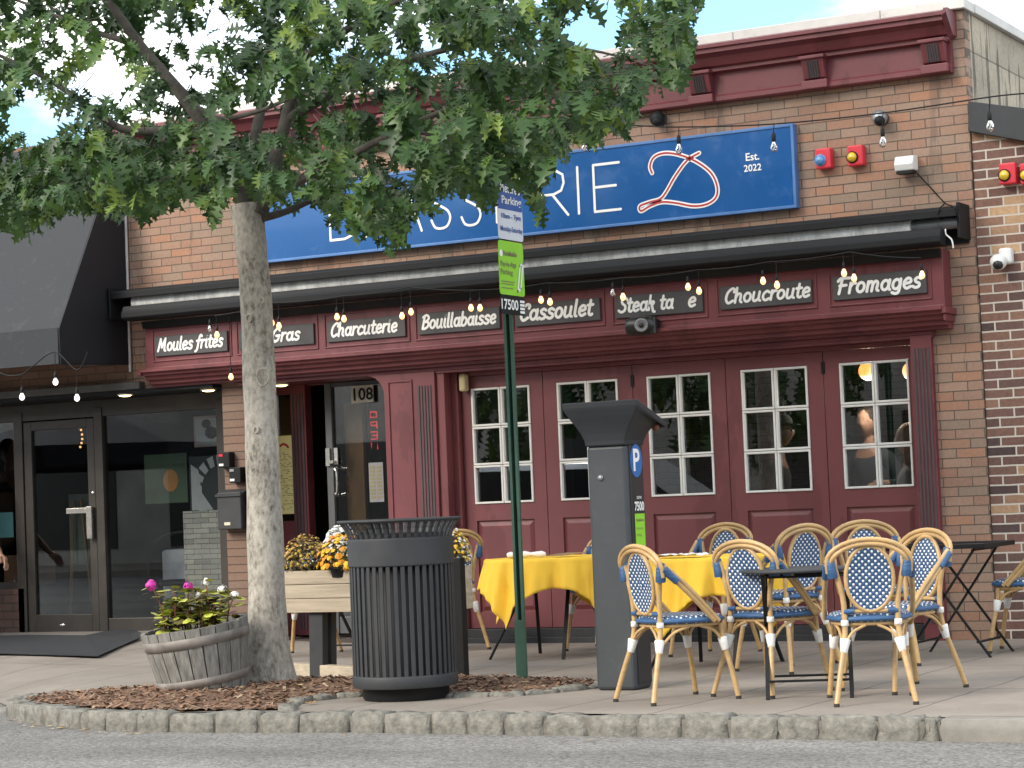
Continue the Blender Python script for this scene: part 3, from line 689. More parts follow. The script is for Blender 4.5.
pst = MB(); pst.box(-6.36, -6.168, .484, .488, 1.08, 1.75); pst = pst.build('menu_poster', m_yellowpaper)
tag(pst, 'tall yellow menu sheet fixed beside the restaurant entrance', 'menu')
mb = MB()
mb.lathe([(0, 0), (.045, .002)], (-6.29, .482, 1.66), 12, cap=False)
mb2 = MB(); mb2.ribbon([(.05, .585), (.08, .60), (.11, .59), (.13, .57)], .02, (-6.36, .483, 1.08), UX, UZ, (0, -1, 0)); mb2.build('logo', m_letr, pst)
mb = MB(); rn = random.Random(3)
for i in range(34):
    z = 1.12+i*.0145
    if i in (6, 7, 15, 24): continue
    x = -6.35
    while x < -6.205:
        wv = rn.uniform(.01, .03)
        if rn.random() < .45: mb.add([(x, .4825, z), (min(x+wv, -6.195), .4825, z), (min(x+wv, -6.195), .4825, z+.005), (x, .4825, z+.005)], [(0, 1, 2, 3)])
        x += wv+.006
mb.build('print', m_ink, pst)
pap = MB(); pap.box(-5.43, -5.29, .486, .488, 1.15, 1.48); pap = pap.build('notice_sheet', mat('white_paper', (.2, .2, .21), .7)); tag(pap, 'white printed notice taped low on the entrance door glass', 'notice')
mb = MB()
for i in range(9):
    for j in range(2): mb.box(-5.42+j*.065, -5.37+j*.065, .4845, .4855, 1.18+i*.031, 1.2+i*.031)
mb.build('print', m_ink, pap)

# ================================================================== SIGNS ON THE FRONT
names = ['Moules frites', 'Foie Gras', 'Charcuterie', 'Bouillabaisse', 'Cassoulet', 'Steak ta   e', 'Choucroute', 'Fromages']
GL['A'] = GL['a']
for (a, b), nm in zip(BX, names):
    o = MB(); o.box(a, b, -.2, -.181, 2.455, 2.625); o = o.build('dish_sign', m_slate, bevel=.003, seg=1)
    tag(o, 'dark slate board lettered %s in white on the burgundy fascia' % nm.replace('   ', ' '), 'sign', 'dish name boards along the fascia')
    mb = MB(); wdt = .67 if nm not in ('Foie Gras', 'Fromages', 'Cassoulet', 'Charcuterie') else .63
    if nm[:5] == 'Steak':
        brush(mb, 'Steak ta', (a+.03, -.2, 2.50), UX, UZ, .45, .104); mb.build('lettering', m_letw, o); mb = MB(); brush(mb, 'e', (a+.60, -.2, 2.50), UX, UZ, .1, .104); mb.build('letter', m_letw, o); continue
    brush(mb, nm, (a+.035, -.2, 2.50), UX, UZ, wdt, {'Cassoulet': .12, 'Fromages': .112}.get(nm, .104)); mb.build('lettering', m_letw, o)
sg = MB(); sg.box(-6.1, -1.32, -.07, -.02, 3.19, 3.775); sg = sg.build('shop_sign', m_blue); tag(sg, 'long blue restaurant name sign on the brick above the awning', 'sign')
mb = MB(); X0, X1, z0, z1 = -6.12, -1.3, 3.17, 3.795; t = .022
for p0, p1, q0, q1 in ((X0, X1, z1-t, z1), (X0, X1, z0, z0+t), (X0, X0+t, z0+t, z1-t), (X1-t, X1, z0+t, z1-t)): mb.box(p0, p1, -.078, -.004, q0, q1)
mb.build('frame', m_bluef, sg, bevel=.003)
mb = MB(); O = (0, -.07, 0); ND = (0, -1, 0)
def sign_letter(ch, x, wd, z=3.30, h=.36):
    A = {'B': [[(0, 0), (0, 1)], [(0, 1), (.55, 1), (.82, .9), (.86, .74), (.78, .58), (.5, .53), (0, .53)], [(.5, .53), (.88, .45), (.98, .27), (.88, .08), (.55, 0), (0, 0)]],
         'R': [[(0, 0), (0, 1)], [(0, 1), (.55, 1), (.85, .88), (.88, .7), (.78, .54), (.5, .47), (0, .47)], [(.45, .47), (1, 0)]],
         'A': [[(-.05, 0), (.5, 1), (1.05, 0)], [(.17, .36), (.83, .36)]], 'E': [[(1, 1), (0, 1), (0, 0), (1, 0)], [(0, .52), (.85, .52)]], 'I': [[(0, 0), (0, 1)]],
         'S': [[(.92, .8), (.75, .96), (.5, 1), (.2, .93), (.08, .76), (.18, .6), (.5, .5), (.84, .38), (.95, .22), (.8, .05), (.5, 0), (.2, .04), (.04, .2)]]}
    for st in A[ch]:
        p = [(x+a*wd, z+b*h) for a, b in st]
        if ch == 'S': p = [(q[0], q[1]) for q in smooth_pts([(a, b, 0) for a, b in p], 4)]
        q2 = [p[0]]
        for a, b in zip(p, p[1:]):
            for i in range(1, 4): q2.append((a[0]+(b[0]-a[0])*i/3, a[1]+(b[1]-a[1])*i/3))
        for a, b in zip(p, p[1:]): mb.ribbon([a, b], .02, O, UX, UZ, ND, 0, .004+.0002*rnd.random())
XP = lambda px, py: atY(px, py, -.075).x
xr, xi, xe, xb = XP(540, 200), XP(578, 190), XP(594, 190), XP(330, 225)
sign_letter('R', xr, .24); sign_letter('I', xi, .2); sign_letter('E', xe, .22)
sign_letter('B', xb, .25); 
for ch, px in zip('RASSE', (366, 397, 431, 461, 497)): sign_letter(ch, XP(px, 240-.11*(px-330)), .19 if ch != 'A' else .22)
mb.build('lettering', m_letw, sg); mb = MB()
text(mb, 'Est.', (XP(753, 170), -.07, 3.555), UX, UZ, height=.058, bold=.015, align='C', lift=.004); mb.build('small_lettering', m_letw, sg); mb = MB(); text(mb, '2022', (XP(753, 178), -.07, 3.475), UX, UZ, height=.052, bold=.015, align='C', lift=.004)
mb.build('small_lettering', m_letw, sg)
# the big script D: white band with a red core
DP = [(652, 173), (650, 166), (654, 157), (665, 153), (680, 155), (697, 162), (711, 173), (717, 186), (716, 197), (707, 204), (693, 206), (676, 203), (662, 202), (650, 206), (641, 211), (640, 206), (650, 202), (660, 199), (666, 192), (674, 178), (683, 165), (690, 158), (699, 153)]
DW = [atY(x, y, -.075) for x, y in DP]; d2 = [(v[0], v[1]) for v in smooth_pts([(p.x, p.z, 0) for p in DW], 5)]
mb = MB(); mb.ribbon(d2, .036, O, UX, UZ, ND, 0, .003); mb.ribbon(d2, .014, O, UX, UZ, ND, 1, .005); mb.build('script_letter', [m_letw, m_letr], sg)

# retractable awning above the fascia
AW = thing('retractable_awning', 'rolled up grey awning in a long black cassette over the fascia', 'awning', (-3.7, 0, 3))
mb = MB(); xprof(mb, -7.46, -.04, [(-.001, 3.03), (-.02, 3.075), (-.28, 3.035), (-.30, 3.02), (-.30, 2.968), (-.29, 2.965), (-.27, 2.99), (-.02, 3.03)]); mb.box(-7.46, -.04, -.03, -.003, 2.80, 3.02); mb.build('hood', m_awnmetal, AW, bevel=.003, seg=1)
mb = MB(); n_ = 90
prof = [(.066+.004*math.sin(i*1.7)+.003*math.sin(i*.63)) for i in range(n_)]
mb.tube([(-7.3+i*(6.9/(n_-1)), -.17, 2.935) for i in range(n_)], prof, 14); mb.build('fabric_roll', m_fab, AW)
mb = MB(); mb.tube([(-.4, -.17, 2.935), (-.06, -.17, 2.935)], .042, 12); mb.tube([(-.36, -.17, 2.935), (-.2, -.17, 2.935)], .05, 12); mb.build('roller', m_alu, AW)
mb = MB(); xprof(mb, -7.28, -.13, [(-.27, 2.765), (-.385, 2.775), (-.40, 2.79), (-.40, 2.83), (-.385, 2.85), (-.37, 2.885), (-.35, 2.89), (-.27, 2.87)]); mb.build('front_bar', m_awnmetal, AW, bevel=.003, seg=1)
mb = MB(); mb.box(-.055, -.03, -.24, -.004, 2.82, 3.07); mb.build('end_bracket', m_awnmetal, AW, bevel=.004)
mb = MB(); mb.box(-7.48, -7.462, -.31, -.004, 2.80, 3.07); mb.build('end_bracket', m_awnmetal, AW, bevel=.004)
mb = MB(); xprof(mb, -7.2, -.2, [(-.181, 2.70), (-.21, 2.70), (-.23, 2.76), (-.181, 2.762)]); mb.build('drip_strip', m_black, AW)
mb = MB(); mb.tube(smooth_pts([(-.12, -.3, 2.88), (-.11, -.32, 2.84), (-.07, -.33, 2.8), (-.06, -.33, 2.74)], 4), .006, 5); mb.build('cord', m_wplastic, AW)
# ================================================================== NEIGHBOUR ON THE LEFT (dark storefront)
NL = thing('corner_shop_building', 'dark bronze framed glass storefront building under a charcoal awning', 'building', (-9.2, 0, 0))
mb = MB(); mb.box(-14, -7.485, 0, .12, 2.268, 4.44); mb.build('wall', m_brick3, NL)
mb = MB(); mb.box(-14, -7.5, .12, .3, 4.2, 4.45); mb.box(-14, -7.48, .1, 8, 4.0, 4.1); mb.build('roof', m_stone, NL)
mb = MB(); mb.box(-14, -7.36, -.08, .02, 2.205, 2.268); mb.build('header', mat('header_grey', (.10, .097, .09), .5, var=.2, dirt=(.2, .19, .17), dirtamt=.3), NL, bevel=.004)
mb = MB(); mb.box(-14, -6.6, -.07, .5, 2.17, 2.203); mb.build('soffit', m_black, NL)
mb = MB(); mb.box(-14, -9.13, .42, .55, 0, .5); mb.build('bulkhead', m_bulk, NL)
mb = MB(); mb.box(-14, -6.6, .4, .62, -.02, .07); mb.build('door_step', m_conc, NL)
def bars(mb, L): [mb.box(*q) for q in L]
mb = MB(); bars(mb, [(-9.2, -9.1, .42, .5, .07, 2.1), (-8.27, -8.18, .42, .5, .07, 2.1), (-14, -6.66, .43, .49, 2.02, 2.17), (-8.18, -6.92, .43, .49, .07, .22), (-6.93, -6.84, .42, .5, .07, 2.1), (-14, -9.2, .43, .49, .5, .56), (-14, -13.9, .43, .49, .5, 2.1)])
fr_ = mb.build('window_frame', m_bronze, NL, bevel=.004)
for x0, x1, z0 in ((-13.9, -9.2, .56), (-8.18, -6.93, .22)):
    mb = MB(); mb.box(x0, x1, .455, .461, z0, 2.02); mb.build('pane', m_glass2, NL)
mb = MB(); bars(mb, [(-9.09, -9.0, .43, .475, .075, 2.01), (-8.36, -8.28, .43, .475, .075, 2.01), (-9.0, -8.36, .43, .475, 1.93, 2.01), (-9.0, -8.36, .43, .475, .075, .26)])
dl = mb.build('shop_door', m_bronze, NL, bevel=.004)
mb = MB(); mb.box(-9.0, -8.36, .452, .458, .26, 1.93); mb.build('pane', m_glass2, dl)
mb = MB(); mb.box(-8.58, -8.30, .38, .40, 1.16, 1.21); mb.box(-8.35, -8.29, .375, .41, .93, 1.22); mb.box(-8.34, -8.3, .4, .43, 1.0, 1.03); mb.box(-8.34, -8.3, .4, .43, 1.15, 1.19); mb.build('handle', m_chrome, dl, bevel=.004)
mb = MB(); mb.lathe([(.018, -.012), (.02, 0), (.016, .006), (0, .008)], (0, 0, 0), 12); k = mb.build('lock', m_chrome, dl); k.rotation_euler = (R_(90), 0, 0); k.location = (-8.31, .428, 1.34)
mb = MB(); mb.lathe([(.018, -.012), (.02, 0), (.016, .006), (0, .008)], (0, 0, 0), 12); k = mb.build('lock', m_chrome, dl); k.rotation_euler = (R_(90), 0, 0); k.location = (-8.7, .428, .165); k.scale = (1.6, .8, 1)
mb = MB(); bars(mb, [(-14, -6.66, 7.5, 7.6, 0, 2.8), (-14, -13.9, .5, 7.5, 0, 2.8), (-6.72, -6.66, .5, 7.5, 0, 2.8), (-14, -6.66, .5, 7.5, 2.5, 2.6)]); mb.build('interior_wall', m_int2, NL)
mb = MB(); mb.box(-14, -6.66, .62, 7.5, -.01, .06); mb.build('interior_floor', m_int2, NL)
m_ledge = brick('ledge_stone', [(.36, .35, .31), (.58, .55, .47), (.45, .44, .39), (.62, .56, .44)], (.12, .075, .07), wx=.17, hz=.045, joint=.004)
mb = MB(); mb.box(-7.42, -6.75, .56, .66, .08, 1.14); mb.build('stone_veneer', m_ledge, NL)
# downlights in the soffit
def downlight(x, y, z, label):
    t = thing('downlight', label, 'light', (x, y, z), group='round downlights in the shopfront soffits')
    mb = MB(); mb.lathe([(.068, 0), (.068, -.008), (.058, -.011), (.058, -.004)], (x, y, z), 20, cap=False); mb.build('trim_ring', m_wplastic, t)
    mb = MB(); mb.lathe([(.057, -.008), (.045, -.017), (.025, -.021), (0, -.022)], (x, y, z), 20); mb.build('lens', m_soffit_lamp, t)
downlight(-7.56, -.02, 2.17, 'warm round downlight over the dark glass storefront window')
downlight(-6.78, .12, 2.17, 'warm round downlight beside the narrow brick pier')
downlight(-6.1, .22, 2.175, 'white round downlight in the burgundy entrance soffit')
# awning of the neighbour
A2 = thing('charcoal_awning', 'large plain charcoal fabric awning over the dark storefront', 'awning', (-9.5, 0, 2.4))
side = [(-.93, 2.39), (-.94, 2.69), (-.02, 4.40), (-.02, 2.42)]
mb = MB(); mb.prism([(-13.5, a, b) for a, b in [(-.94, 2.69), (-.025, 4.40), (-.035, 4.38), (-.925, 2.70)]], (5.985, 0, 0)); mb.build('canopy', m_awn, A2)
mb = MB(); mb.box(-13.5, -7.515, -.945, -.933, 2.40, 2.70); mb.build('valance', m_awn, A2)
mb = MB(); mb.prism([(-7.514, a, b) for a, b in side], (.012, 0, 0)); mb.build('side_panel', m_awn_shade, A2)
mb = MB(); mb.tube([(-7.51, -.93, 2.40), (-7.51, -.02, 2.43)], .01, 6); mb.tube([(-13.5, -.93, 2.41), (-7.52, -.93, 2.41)], .01, 6); mb.build('frame', m_black, A2)
o = MB(); o.tube([(-7.495, -.022, 2.36), (-7.49, -.022, 4.1)], .012, 8); o = o.build('downpipe', m_pipe); tag(o, 'thin pale conduit running up the seam beside the charcoal awning', 'pipe')
# interior things of the left shop
tb = thing('dining_table', 'white clothed table inside the dark glass storefront', 'table', (-7.75, 1.3, .06))
mb = MB(); mb.box(-8.05, -7.35, 1.05, 1.75, .25, .8); mb.build('tablecloth', mat('white_cloth', (.6, .6, .62), .8), tb, bevel=.03)
mb = MB(); bars(mb, [(-8.1, -8.05, 1.25, 1.3, .06, .3), (-7.45, -7.4, 1.25, 1.3, .06, .3), (-8.1, -8.05, 1.9, 1.95, .06, .3), (-7.45, -7.4, 1.9, 1.95, .06, .3)]); mb.build('base', m_black, tb)
ch_ = thing('dining_chair', 'black round back chair just inside the dark storefront window', 'chair', (-7.75, .9, .06))
mb = MB(); mb.tube(smooth_pts([(-8.0, .8, .5), (-7.98, .78, .78), (-7.85, .76, .9), (-7.6, .76, .96), (-7.52, .8, .9)], 5), .014, 8); mb.build('backrest', m_black, ch_)
mb = MB(); mb.lathe([(.2, .48), (.22, .5), (.2, .53), (0, .535)], (-7.76, .98, .06-.06), 18); mb.build('seat', m_black, ch_)
for x, y in ((-7.93, .82), (-7.6, .82), (-7.93, 1.13), (-7.6, 1.13)):
    mb = MB(); mb.tube([(x, y, .06), (x, y, .5)], .013, 6); mb.build('leg', m_black, ch_)
def poster(name, label, x0, x1, z0, z1, y, c, art):
    o = MB(); o.box(x0, x1, y, y+.02, z0, z1); o = o.build(name, mat(name+'_paper', c, .6, var=.25, scale=5)); tag(o, label, 'poster')
    mb = MB(); art(mb); mb.build('artwork', [mat(name+'_ink', (.5, .22, .05), .6), mat(name+'_pale', (.45, .46, .45), .6), m_black], o); return o
poster('green_poster', 'green poster with an orange shape inside the storefront window', -7.95, -7.48, 1.22, 1.66, .72, (.065, .11, .06), lambda mb: mb.lathe([(0, 0), (.11, .001)], (0, 0, 0), 14) if False else mb.prism([(-7.66+.085*math.cos(i*.5), .717, 1.42+.1*math.sin(i*.5)) for i in range(12)], (0, .002, 0), 0))
def cow(mb):
    mb.box(-7.28, -6.84, .596, .599, 1.72, 1.95, 1)
    for x, z, r in ((-7.11, 1.82, .07), (-7.0, 1.86, .04), (-7.16, 1.9, .05), (-6.92, 1.79, .045)): mb.prism([(x+r*math.cos(i*.7), .593, z+r*.8*math.sin(i*.7)) for i in range(9)], (0, .002, 0), 2)
poster('spotted_picture', 'pale picture with black spots high inside the storefront window', -7.3, -6.82, 1.7, 1.97, .6, (.42, .3, .28), cow)
def swirl(mb):
    for i in range(9):
        a0, a1 = R_(60+i*22), R_(60+i*22+14)
        mb.prism([(-7.05+r*math.cos(a), .615, 1.32+r*1.05*math.sin(a)) for r, a in ((.2, a0), (.29, a0), (.29, a1), (.2, a1))], (0, .002, 0), 1)
    mb.prism([(-7.36, .616, 1.55), (-7.28, .616, 1.5), (-7.25, .616, 1.3), (-7.13, .616, 1.145), (-7.36, .616, 1.145)], (0, .002, 0), 1)
poster('swirl_banner', 'dark banner with a pale segmented swirl above the stone veneer', -7.38, -6.78, 1.142, 1.62, .62, (.02, .03, .03), swirl)
ez = thing('easel_sign', 'green notice board on an easel behind the dark glass door', 'easel', (-9.2, 1.4, .06))
mb = MB(); bars(mb, [(-9.38, -9.13, 1.39, 1.42, .62, 1.35)]); mb.build('board', mat('easel_board', (.10, .14, .11), .6, var=.3, scale=9), ez)
for a, b in (((-9.3, 1.36, 1.3), (-9.36, 1.33, .06)), ((-9.2, 1.36, 1.3), (-9.06, 1.33, .06))):
    mb = MB(); mb.bar(a, b, .025, .02); mb.build('leg', m_gold, ez)
fl = thing('fairy_lights', 'arched string of small warm lights behind the dark glass door', 'string lights', (-9.3, 1.6, 1.8))
arc = [atY(x, y, 1.8) for x, y in ((72, 422), (75.5, 424), (78.5, 427), (81, 430), (82, 434.5), (82.2, 439), (81.5, 443), (80.3, 447))]
mb = MB(); mb.tube(arc, .004, 4); mb.build('cable', m_black, fl)
for p in arc: mb = MB(); mb.ball(p, .012, 6, 4); mb.build('bulb', m_bulb_on, fl)
o = MB(); o.box(-9.46, -9.25, .44, .445, .97, 1.2); o = o.build('window_sticker', mat('teal_sticker', (.06, .2, .2), .6)); tag(o, 'teal notice stuck inside the far left storefront window', 'sticker')
o = MB(); o.box(-9.6, -9.2, .7, .95, .52, .8); o = o.build('cardboard_box', mat('cardboard', (.22, .11, .05), .8)); tag(o, 'brown carton on the sill of the far left storefront window', 'box')
# black rubber mat on the slope in front of the door
mm_ = [atZ(x, y, .085) for x, y in ((-12, 641), (30, 640), (85, 640.5), (112, 635), (138, 634.5), (139.5, 641), (98, 652), (-12, 653))]
o = MB(); o.prism([(p.x, p.y, ground_h(p.x, p.y)+.018) for p in mm_], (0, 0, .007)); o = o.build('door_mat', mat('rubber_mat', (.022, .023, .026), .9, var=.2, bump=.4, bscale=150)); tag(o, 'black rubber mat on the pavement before the dark storefront', 'mat')

# ================================================================== NEIGHBOUR ON THE RIGHT (dark brick)
NR = thing('dark_brick_building', 'low building of dark mottled brick with pale mortar', 'building', (3, 0, 0))
q = [atY(x, y, -.05) for x, y in ((968, 101), (968, 131), (1024, 141), (1024, 108))]
s1 = (q[2]-q[1])/(q[2].x-q[1].x); s0 = (q[3]-q[0])/(q[3].x-q[0].x)
zt = lambda x: q[0].z-.05+(x-q[0].x)*(s0.z+s1.z)/2
mb = MB(); mb.prism([(.006, .02, -.01), (4.2, .02, -.01), (4.2, .02, zt(4.2)), (.006, .02, zt(.006))], (0, .18, 0)); mb.build('wall', m_brick2, NR)
mb = MB(); mb.prism([(.01, .2, zt(.01)-.12), (4.2, .2, zt(4.2)-.12), (4.2, .2, zt(4.2)-.04), (.01, .2, zt(.01)-.04)], (0, 6, 0)); mb.build('roof', m_black2, NR)
mb = MB(); mb.prism([q[1], q[1]+s1*4.25, q[0]+s0*4.25, q[0]], (0, .25, 0)); mb.build('fascia_board', m_black2, NR, bevel=.004)

# ================================================================== FITTINGS ON THE WALLS
def strobe(px, py, lens, y, label):
    p = atY(px, py, y-.04); x, z = p.x, p.z
    t = thing('alarm_box', label, 'alarm', (x, y, z), group='red alarm boxes high on the brick')
    mb = MB(); mb.box(x-.06, x+.06, y-.085, y, z-.075, z+.075); mb.build('housing', m_red, t, bevel=.012)
    mb = MB(); mb.lathe([(.036, 0), (.034, .02), (.02, .034), (0, .038)], (0, 0, 0), 14); l_ = mb.build('lens', lens, t)
    l_.matrix_parent_inverse = Matrix.Identity(4); l_.rotation_euler = (R_(90), 0, 0); l_.location = (-.02, -.085, -.012)
    mb = MB(); mb.lathe([(.044, 0), (.044, .008), (.037, .01)], (0, 0, 0), 16, cap=False); l_ = mb.build('bezel', lens if lens is m_lb else m_black, t)
    l_.matrix_parent_inverse = Matrix.Identity(4); l_.rotation_euler = (R_(90), 0, 0); l_.location = (-.02, -.085, -.012)
m_lb = mat('blue_lens', (.1, .3, .6), .1, coat=1); m_ly = mat('amber_lens', (.75, .5, .02), .1, coat=1)
strobe(825, 159, m_lb, 0, 'red alarm box with a blue lens beside the blue sign')
strobe(857, 156, m_ly, 0, 'red alarm box with an amber lens on the tan brick')
strobe(1009, 174, m_ly, .02, 'red alarm box with an amber lens on the dark brick, fully in view')
strobe(1030, 174, m_ly, .02, 'red alarm box cut by the right edge on the dark brick')
p = atY(907, 164, -.06); FLT = thing('emergency_light', 'white box floodlight with a hanging black cable on the brick', 'light', (p.x, 0, p.z))
mb = MB(); mb.prism([(p.x-.07, -.02, p.z+.06), (p.x-.07, -.12, p.z+.05), (p.x-.07, -.15, p.z-.01), (p.x-.07, -.13, p.z-.055), (p.x-.07, -.02, p.z-.05)], (.14, 0, 0)); mb.build('housing', m_wplastic, FLT, bevel=.008)
mb = MB(); mb.box(p.x-.06, p.x+.06, -.13, -.05, p.z-.075, p.z-.055); mb.build('lens', m_black, FLT)
mb = MB(); mb.box(p.x-.05, p.x+.05, -.03, 0, p.z-.05, p.z+.05); mb.build('bracket', m_black, FLT)
cbl = [atY(x, y, -.02) for x, y in ((917, 173), (930, 187), (945, 203))]+[atY(x, y, -.31) for x, y in ((952, 206), (958, 212), (960, 222))]
mb = MB(); mb.tube(smooth_pts(cbl, 5), .005, 5); c2 = [atY(x, y, -.31) for x, y in ((945, 203), (940, 208), (937, 214))]; mb.tube(smooth_pts(c2, 5), .005, 5); mb.build('cable', m_black, FLT)
def eyeball(px, py, label, mt):
    p = atY(px, py, -.06); t = thing('floodlight', label, 'light', (p.x, 0, p.z), group='round eyeball floodlights on the brick')
    mb = MB(); mb.lathe([(.05, 0), (.05, -.012), (0, -.02)], (0, 0, 0), 16, cap=False); k = mb.build('base', m_black2, t); k.matrix_parent_inverse = Matrix.Identity(4); k.rotation_euler = (R_(-90), 0, 0)
    mb = MB(); mb.ball((p.x, -.07, p.z), .058, 16, 10); mb.build('housing', mt, t)
    mb = MB(); mb.ball((p.x+.01, -.1, p.z-.025), .04, 12, 8); mb.build('lens', m_black, t)
eyeball(880, 118, 'grey round floodlight on the brick above the alarm boxes', m_alu)
eyeball(658, 119, 'black round floodlight just above the blue sign', m_black)
p = atY(1001, 260, -.06); CMR = thing('security_camera', 'white dome security camera on the dark brick wall', 'camera', (p.x, .02, p.z))
mb = MB(); mb.box(p.x-.02, p.x+.075, -.06, .018, p.z-.03, p.z+.085); mb.build('mount', m_wplastic, CMR, bevel=.02)
mb = MB(); mb.ball((p.x-.01, -.09, p.z-.015), .06, 16, 10, sc=(1, 1, .95)); mb.build('housing', m_wplastic, CMR)
mb = MB(); mb.ball((p.x-.005, -.12, p.z-.035), .038, 14, 8); mb.build('lens', m_plastic, CMR)
p = atY(641, 326, -.3); SPK = thing('speaker', 'black outdoor loudspeaker fixed below the Steak board', 'speaker', (p.x, -.2, p.z))
mb = MB(); mb.lathe([(.055, -.11), (.072, -.08), (.075, 0), (.072, .08), (.055, .11)], (0, 0, 0), 18); k = mb.build('cabinet', m_plastic, SPK); k.matrix_parent_inverse = Matrix.Identity(4); k.rotation_euler = (0, R_(90), R_(12)); k.location = (0, -.1, 0); k.scale = (.95, .95, 1)
mb = MB(); mb.lathe([(.05, 0), (.052, .01), (.04, .012), (.03, .002), (.02, .002)], (0, 0, 0), 20, cap=False); k = mb.build('cone', mat('cone_grey', (.2, .2, .2), .5), SPK); k.matrix_parent_inverse = Matrix.Identity(4); k.rotation_euler = (R_(86), 0, R_(18)); k.location = (.035, -.168, 0)
mb = MB(); mb.ball((0, 0, 0), .02, 10, 6); k = mb.build('dust_cap', m_plastic, SPK); k.matrix_parent_inverse = Matrix.Identity(4); k.location = (.036, -.172, 0)
mb = MB(); mb.box(p.x+.06, p.x+.1, -.26, -.18, p.z-.04, p.z+.05); mb.tube([(p.x+.1, -.3, p.z-.06), (p.x+.1, -.3, p.z+.06)], .03, 10); mb.build('bracket', m_plastic, SPK, bevel=.004)
p = atY(463.5, 384, .06); o = MB(); o.box(p.x-.03, p.x+.03, .03, .1, p.z-.06, p.z+.08); o = o.build('motion_sensor', mat('beige_plastic', (.5, .4, .22), .5), bevel=.016); tag(o, 'small beige sensor at the top corner of the folding doors', 'sensor')
p = atY(234.5, 510, -.02); MBX = thing('mailbox', 'black wall mailbox on the brick pier beside the tree trunk', 'mailbox', (p.x, .03, p.z))
mb = MB(); mb.box(p.x-.13, p.x+.11, -.085, .028, p.z-.16, p.z+.15); mb.build('box', m_black2, MBX, bevel=.008)
mb = MB(); mb.prism([(p.x-.14, -.1, p.z+.13), (p.x-.14, .028, p.z+.175), (p.x-.14, .028, p.z+.155), (p.x-.14, -.1, p.z+.115)], (.26, 0, 0)); mb.build('lid', m_black2, MBX)
mb = MB(); mb.box(p.x-.06, p.x+.0, -.089, -.084, p.z-.125, p.z-.1); mb.build('label_plate', m_tile, MBX)
for px, py, lab in ((226, 460, 'upper black keypad box on the brick pier above the mailbox'), (237, 475, 'lower black keypad box just above the mailbox')):
    p = atY(px, py, -.02); t = thing('keypad', lab, 'keypad', (p.x, .03, p.z), group='keypad boxes on the pier')
    mb = MB(); mb.box(p.x-.06, p.x+.055, -.05, .028, p.z-.065, p.z+.065); mb.build('housing', m_black, t, bevel=.006)
    mb = MB(); mb.box(p.x-.05, p.x-.005, -.054, -.049, p.z-.05, p.z-.03); mb.build('plate', m_wplastic, t)
    mb = MB(); mb.box(p.x-.05, p.x-.01, -.054, -.049, p.z+.03, p.z+.05); mb.build('indicator', m_red if py < 470 else m_alu, t)

# ================================================================== STRING LIGHTS
def bulb(mbs, p, lit, s=1.0):
    """socket top at p + .07; adds to (socket, glass) builders"""
    so, gl = mbs
    so.lathe([(.004, .10*s), (.012*s, .085*s), (.016*s, .08*s), (.016*s, .035*s), (.013*s, .03*s)], p, 8)
    gl.lathe([(.010*s, .032*s), (.014*s, .025*s), (.026*s, .0), (.029*s, -.014*s), (.024*s, -.032*s), (.010*s, -.045*s), (0, -.047*s)], p, 10)
def lightstring(label, cablepts, bulbs, lit, hang, s=1.0):
    t = thing('string_lights', label, 'string lights', tuple(cablepts[0]))
    mb = MB(); mb.tube(cablepts, .0055, 5)
    for p, c in bulbs:
        if hang and (Vector(c)-Vector(p)).length > .12: mb.tube([c, Vector(p)+Vector((0, 0, .09*s))], .0035, 4)
    mb.build('cable', m_black, t)
    for i, (p, c) in enumerate(bulbs):
        so, gl = MB(), MB(); bulb((so, gl), p, lit, s); sk = so.build('socket', m_black, t)
        on = lit[i] if isinstance(lit, list) else lit
        gl.build('bulb', {1: m_bulb_on, 2: m_bulb_white, 0: m_bulb_off}[on], t)
        if not on:
            fm = MB(); fm.tube([Vector(p)+Vector((0, 0, .03)), Vector(p)+Vector((.008, 0, -.0)), Vector(p)+Vector((-.006, 0, -.028))], .004, 5); fm.build('filament', m_bulb_core, t)
YS = -.43
hp = [(214, 316), (271, 303), (344, 296), (409, 287), (479, 290), (547, 283), (621, 278), (697, 270), (768, 262), (850, 252), (921, 258)]
hangs = [atY(x, y, YS) for x, y in hp]
pts = []
for a, b in zip(hangs, hangs[1:]):
    for i in range(8):
        u = i/8; q = a.lerp(b, u); q.z -= .012*4*u*(1-u); pts.append(q)
pts.append(hangs[-1])
bl = [((210, 328), 0), ((217, 334), 0), ((272, 322), 0), ((279, 325), 0), ((337, 316), 0), ((344, 318), 0), ((402, 315), 0), ((411, 311), 0), ((471, 307), 0), ((480, 307), 0), ((541, 299), 0), ((550, 301), 0), ((613, 292), 0), ((623, 296), 0), ((688, 286), 0), ((699, 290), 0), ((763, 280), 0), ((777, 284), 0), ((844, 272), 0), ((854, 277), 0), ((922, 274), 0), ((231, 376), 0)]
bs = []; lit = []
for (x, y), _ in bl:
    p = atY(x, y, YS if y < 370 else -.32); c = min(pts, key=lambda q: abs(q.x-p.x)+(0 if q.z > p.z else 9)); c = Vector((p.x, p.y, max(c.z, p.z+.1)))
    bs.append((p, c)); lit.append(0 if x in (210, 613) else 1)
lightstring('string of small warm bulbs in pairs below the rolled awning', pts, bs, lit, True, .74)
YW = -.55
hw = [(466, 108), (530, 121), (585, 124), (625, 125), (679, 127), (774, 124), (883, 113), (990, 97), (1032, 93)]
ww = [atY(x, y, YW) for x, y in hw]
bw = [((585, 146), (585, 124)), ((625, 132), (625, 125)), ((679, 148), (679, 127)), ((774, 146), (774, 124)), ((883, 141), (883, 113)), ((990, 125), (990, 97))]
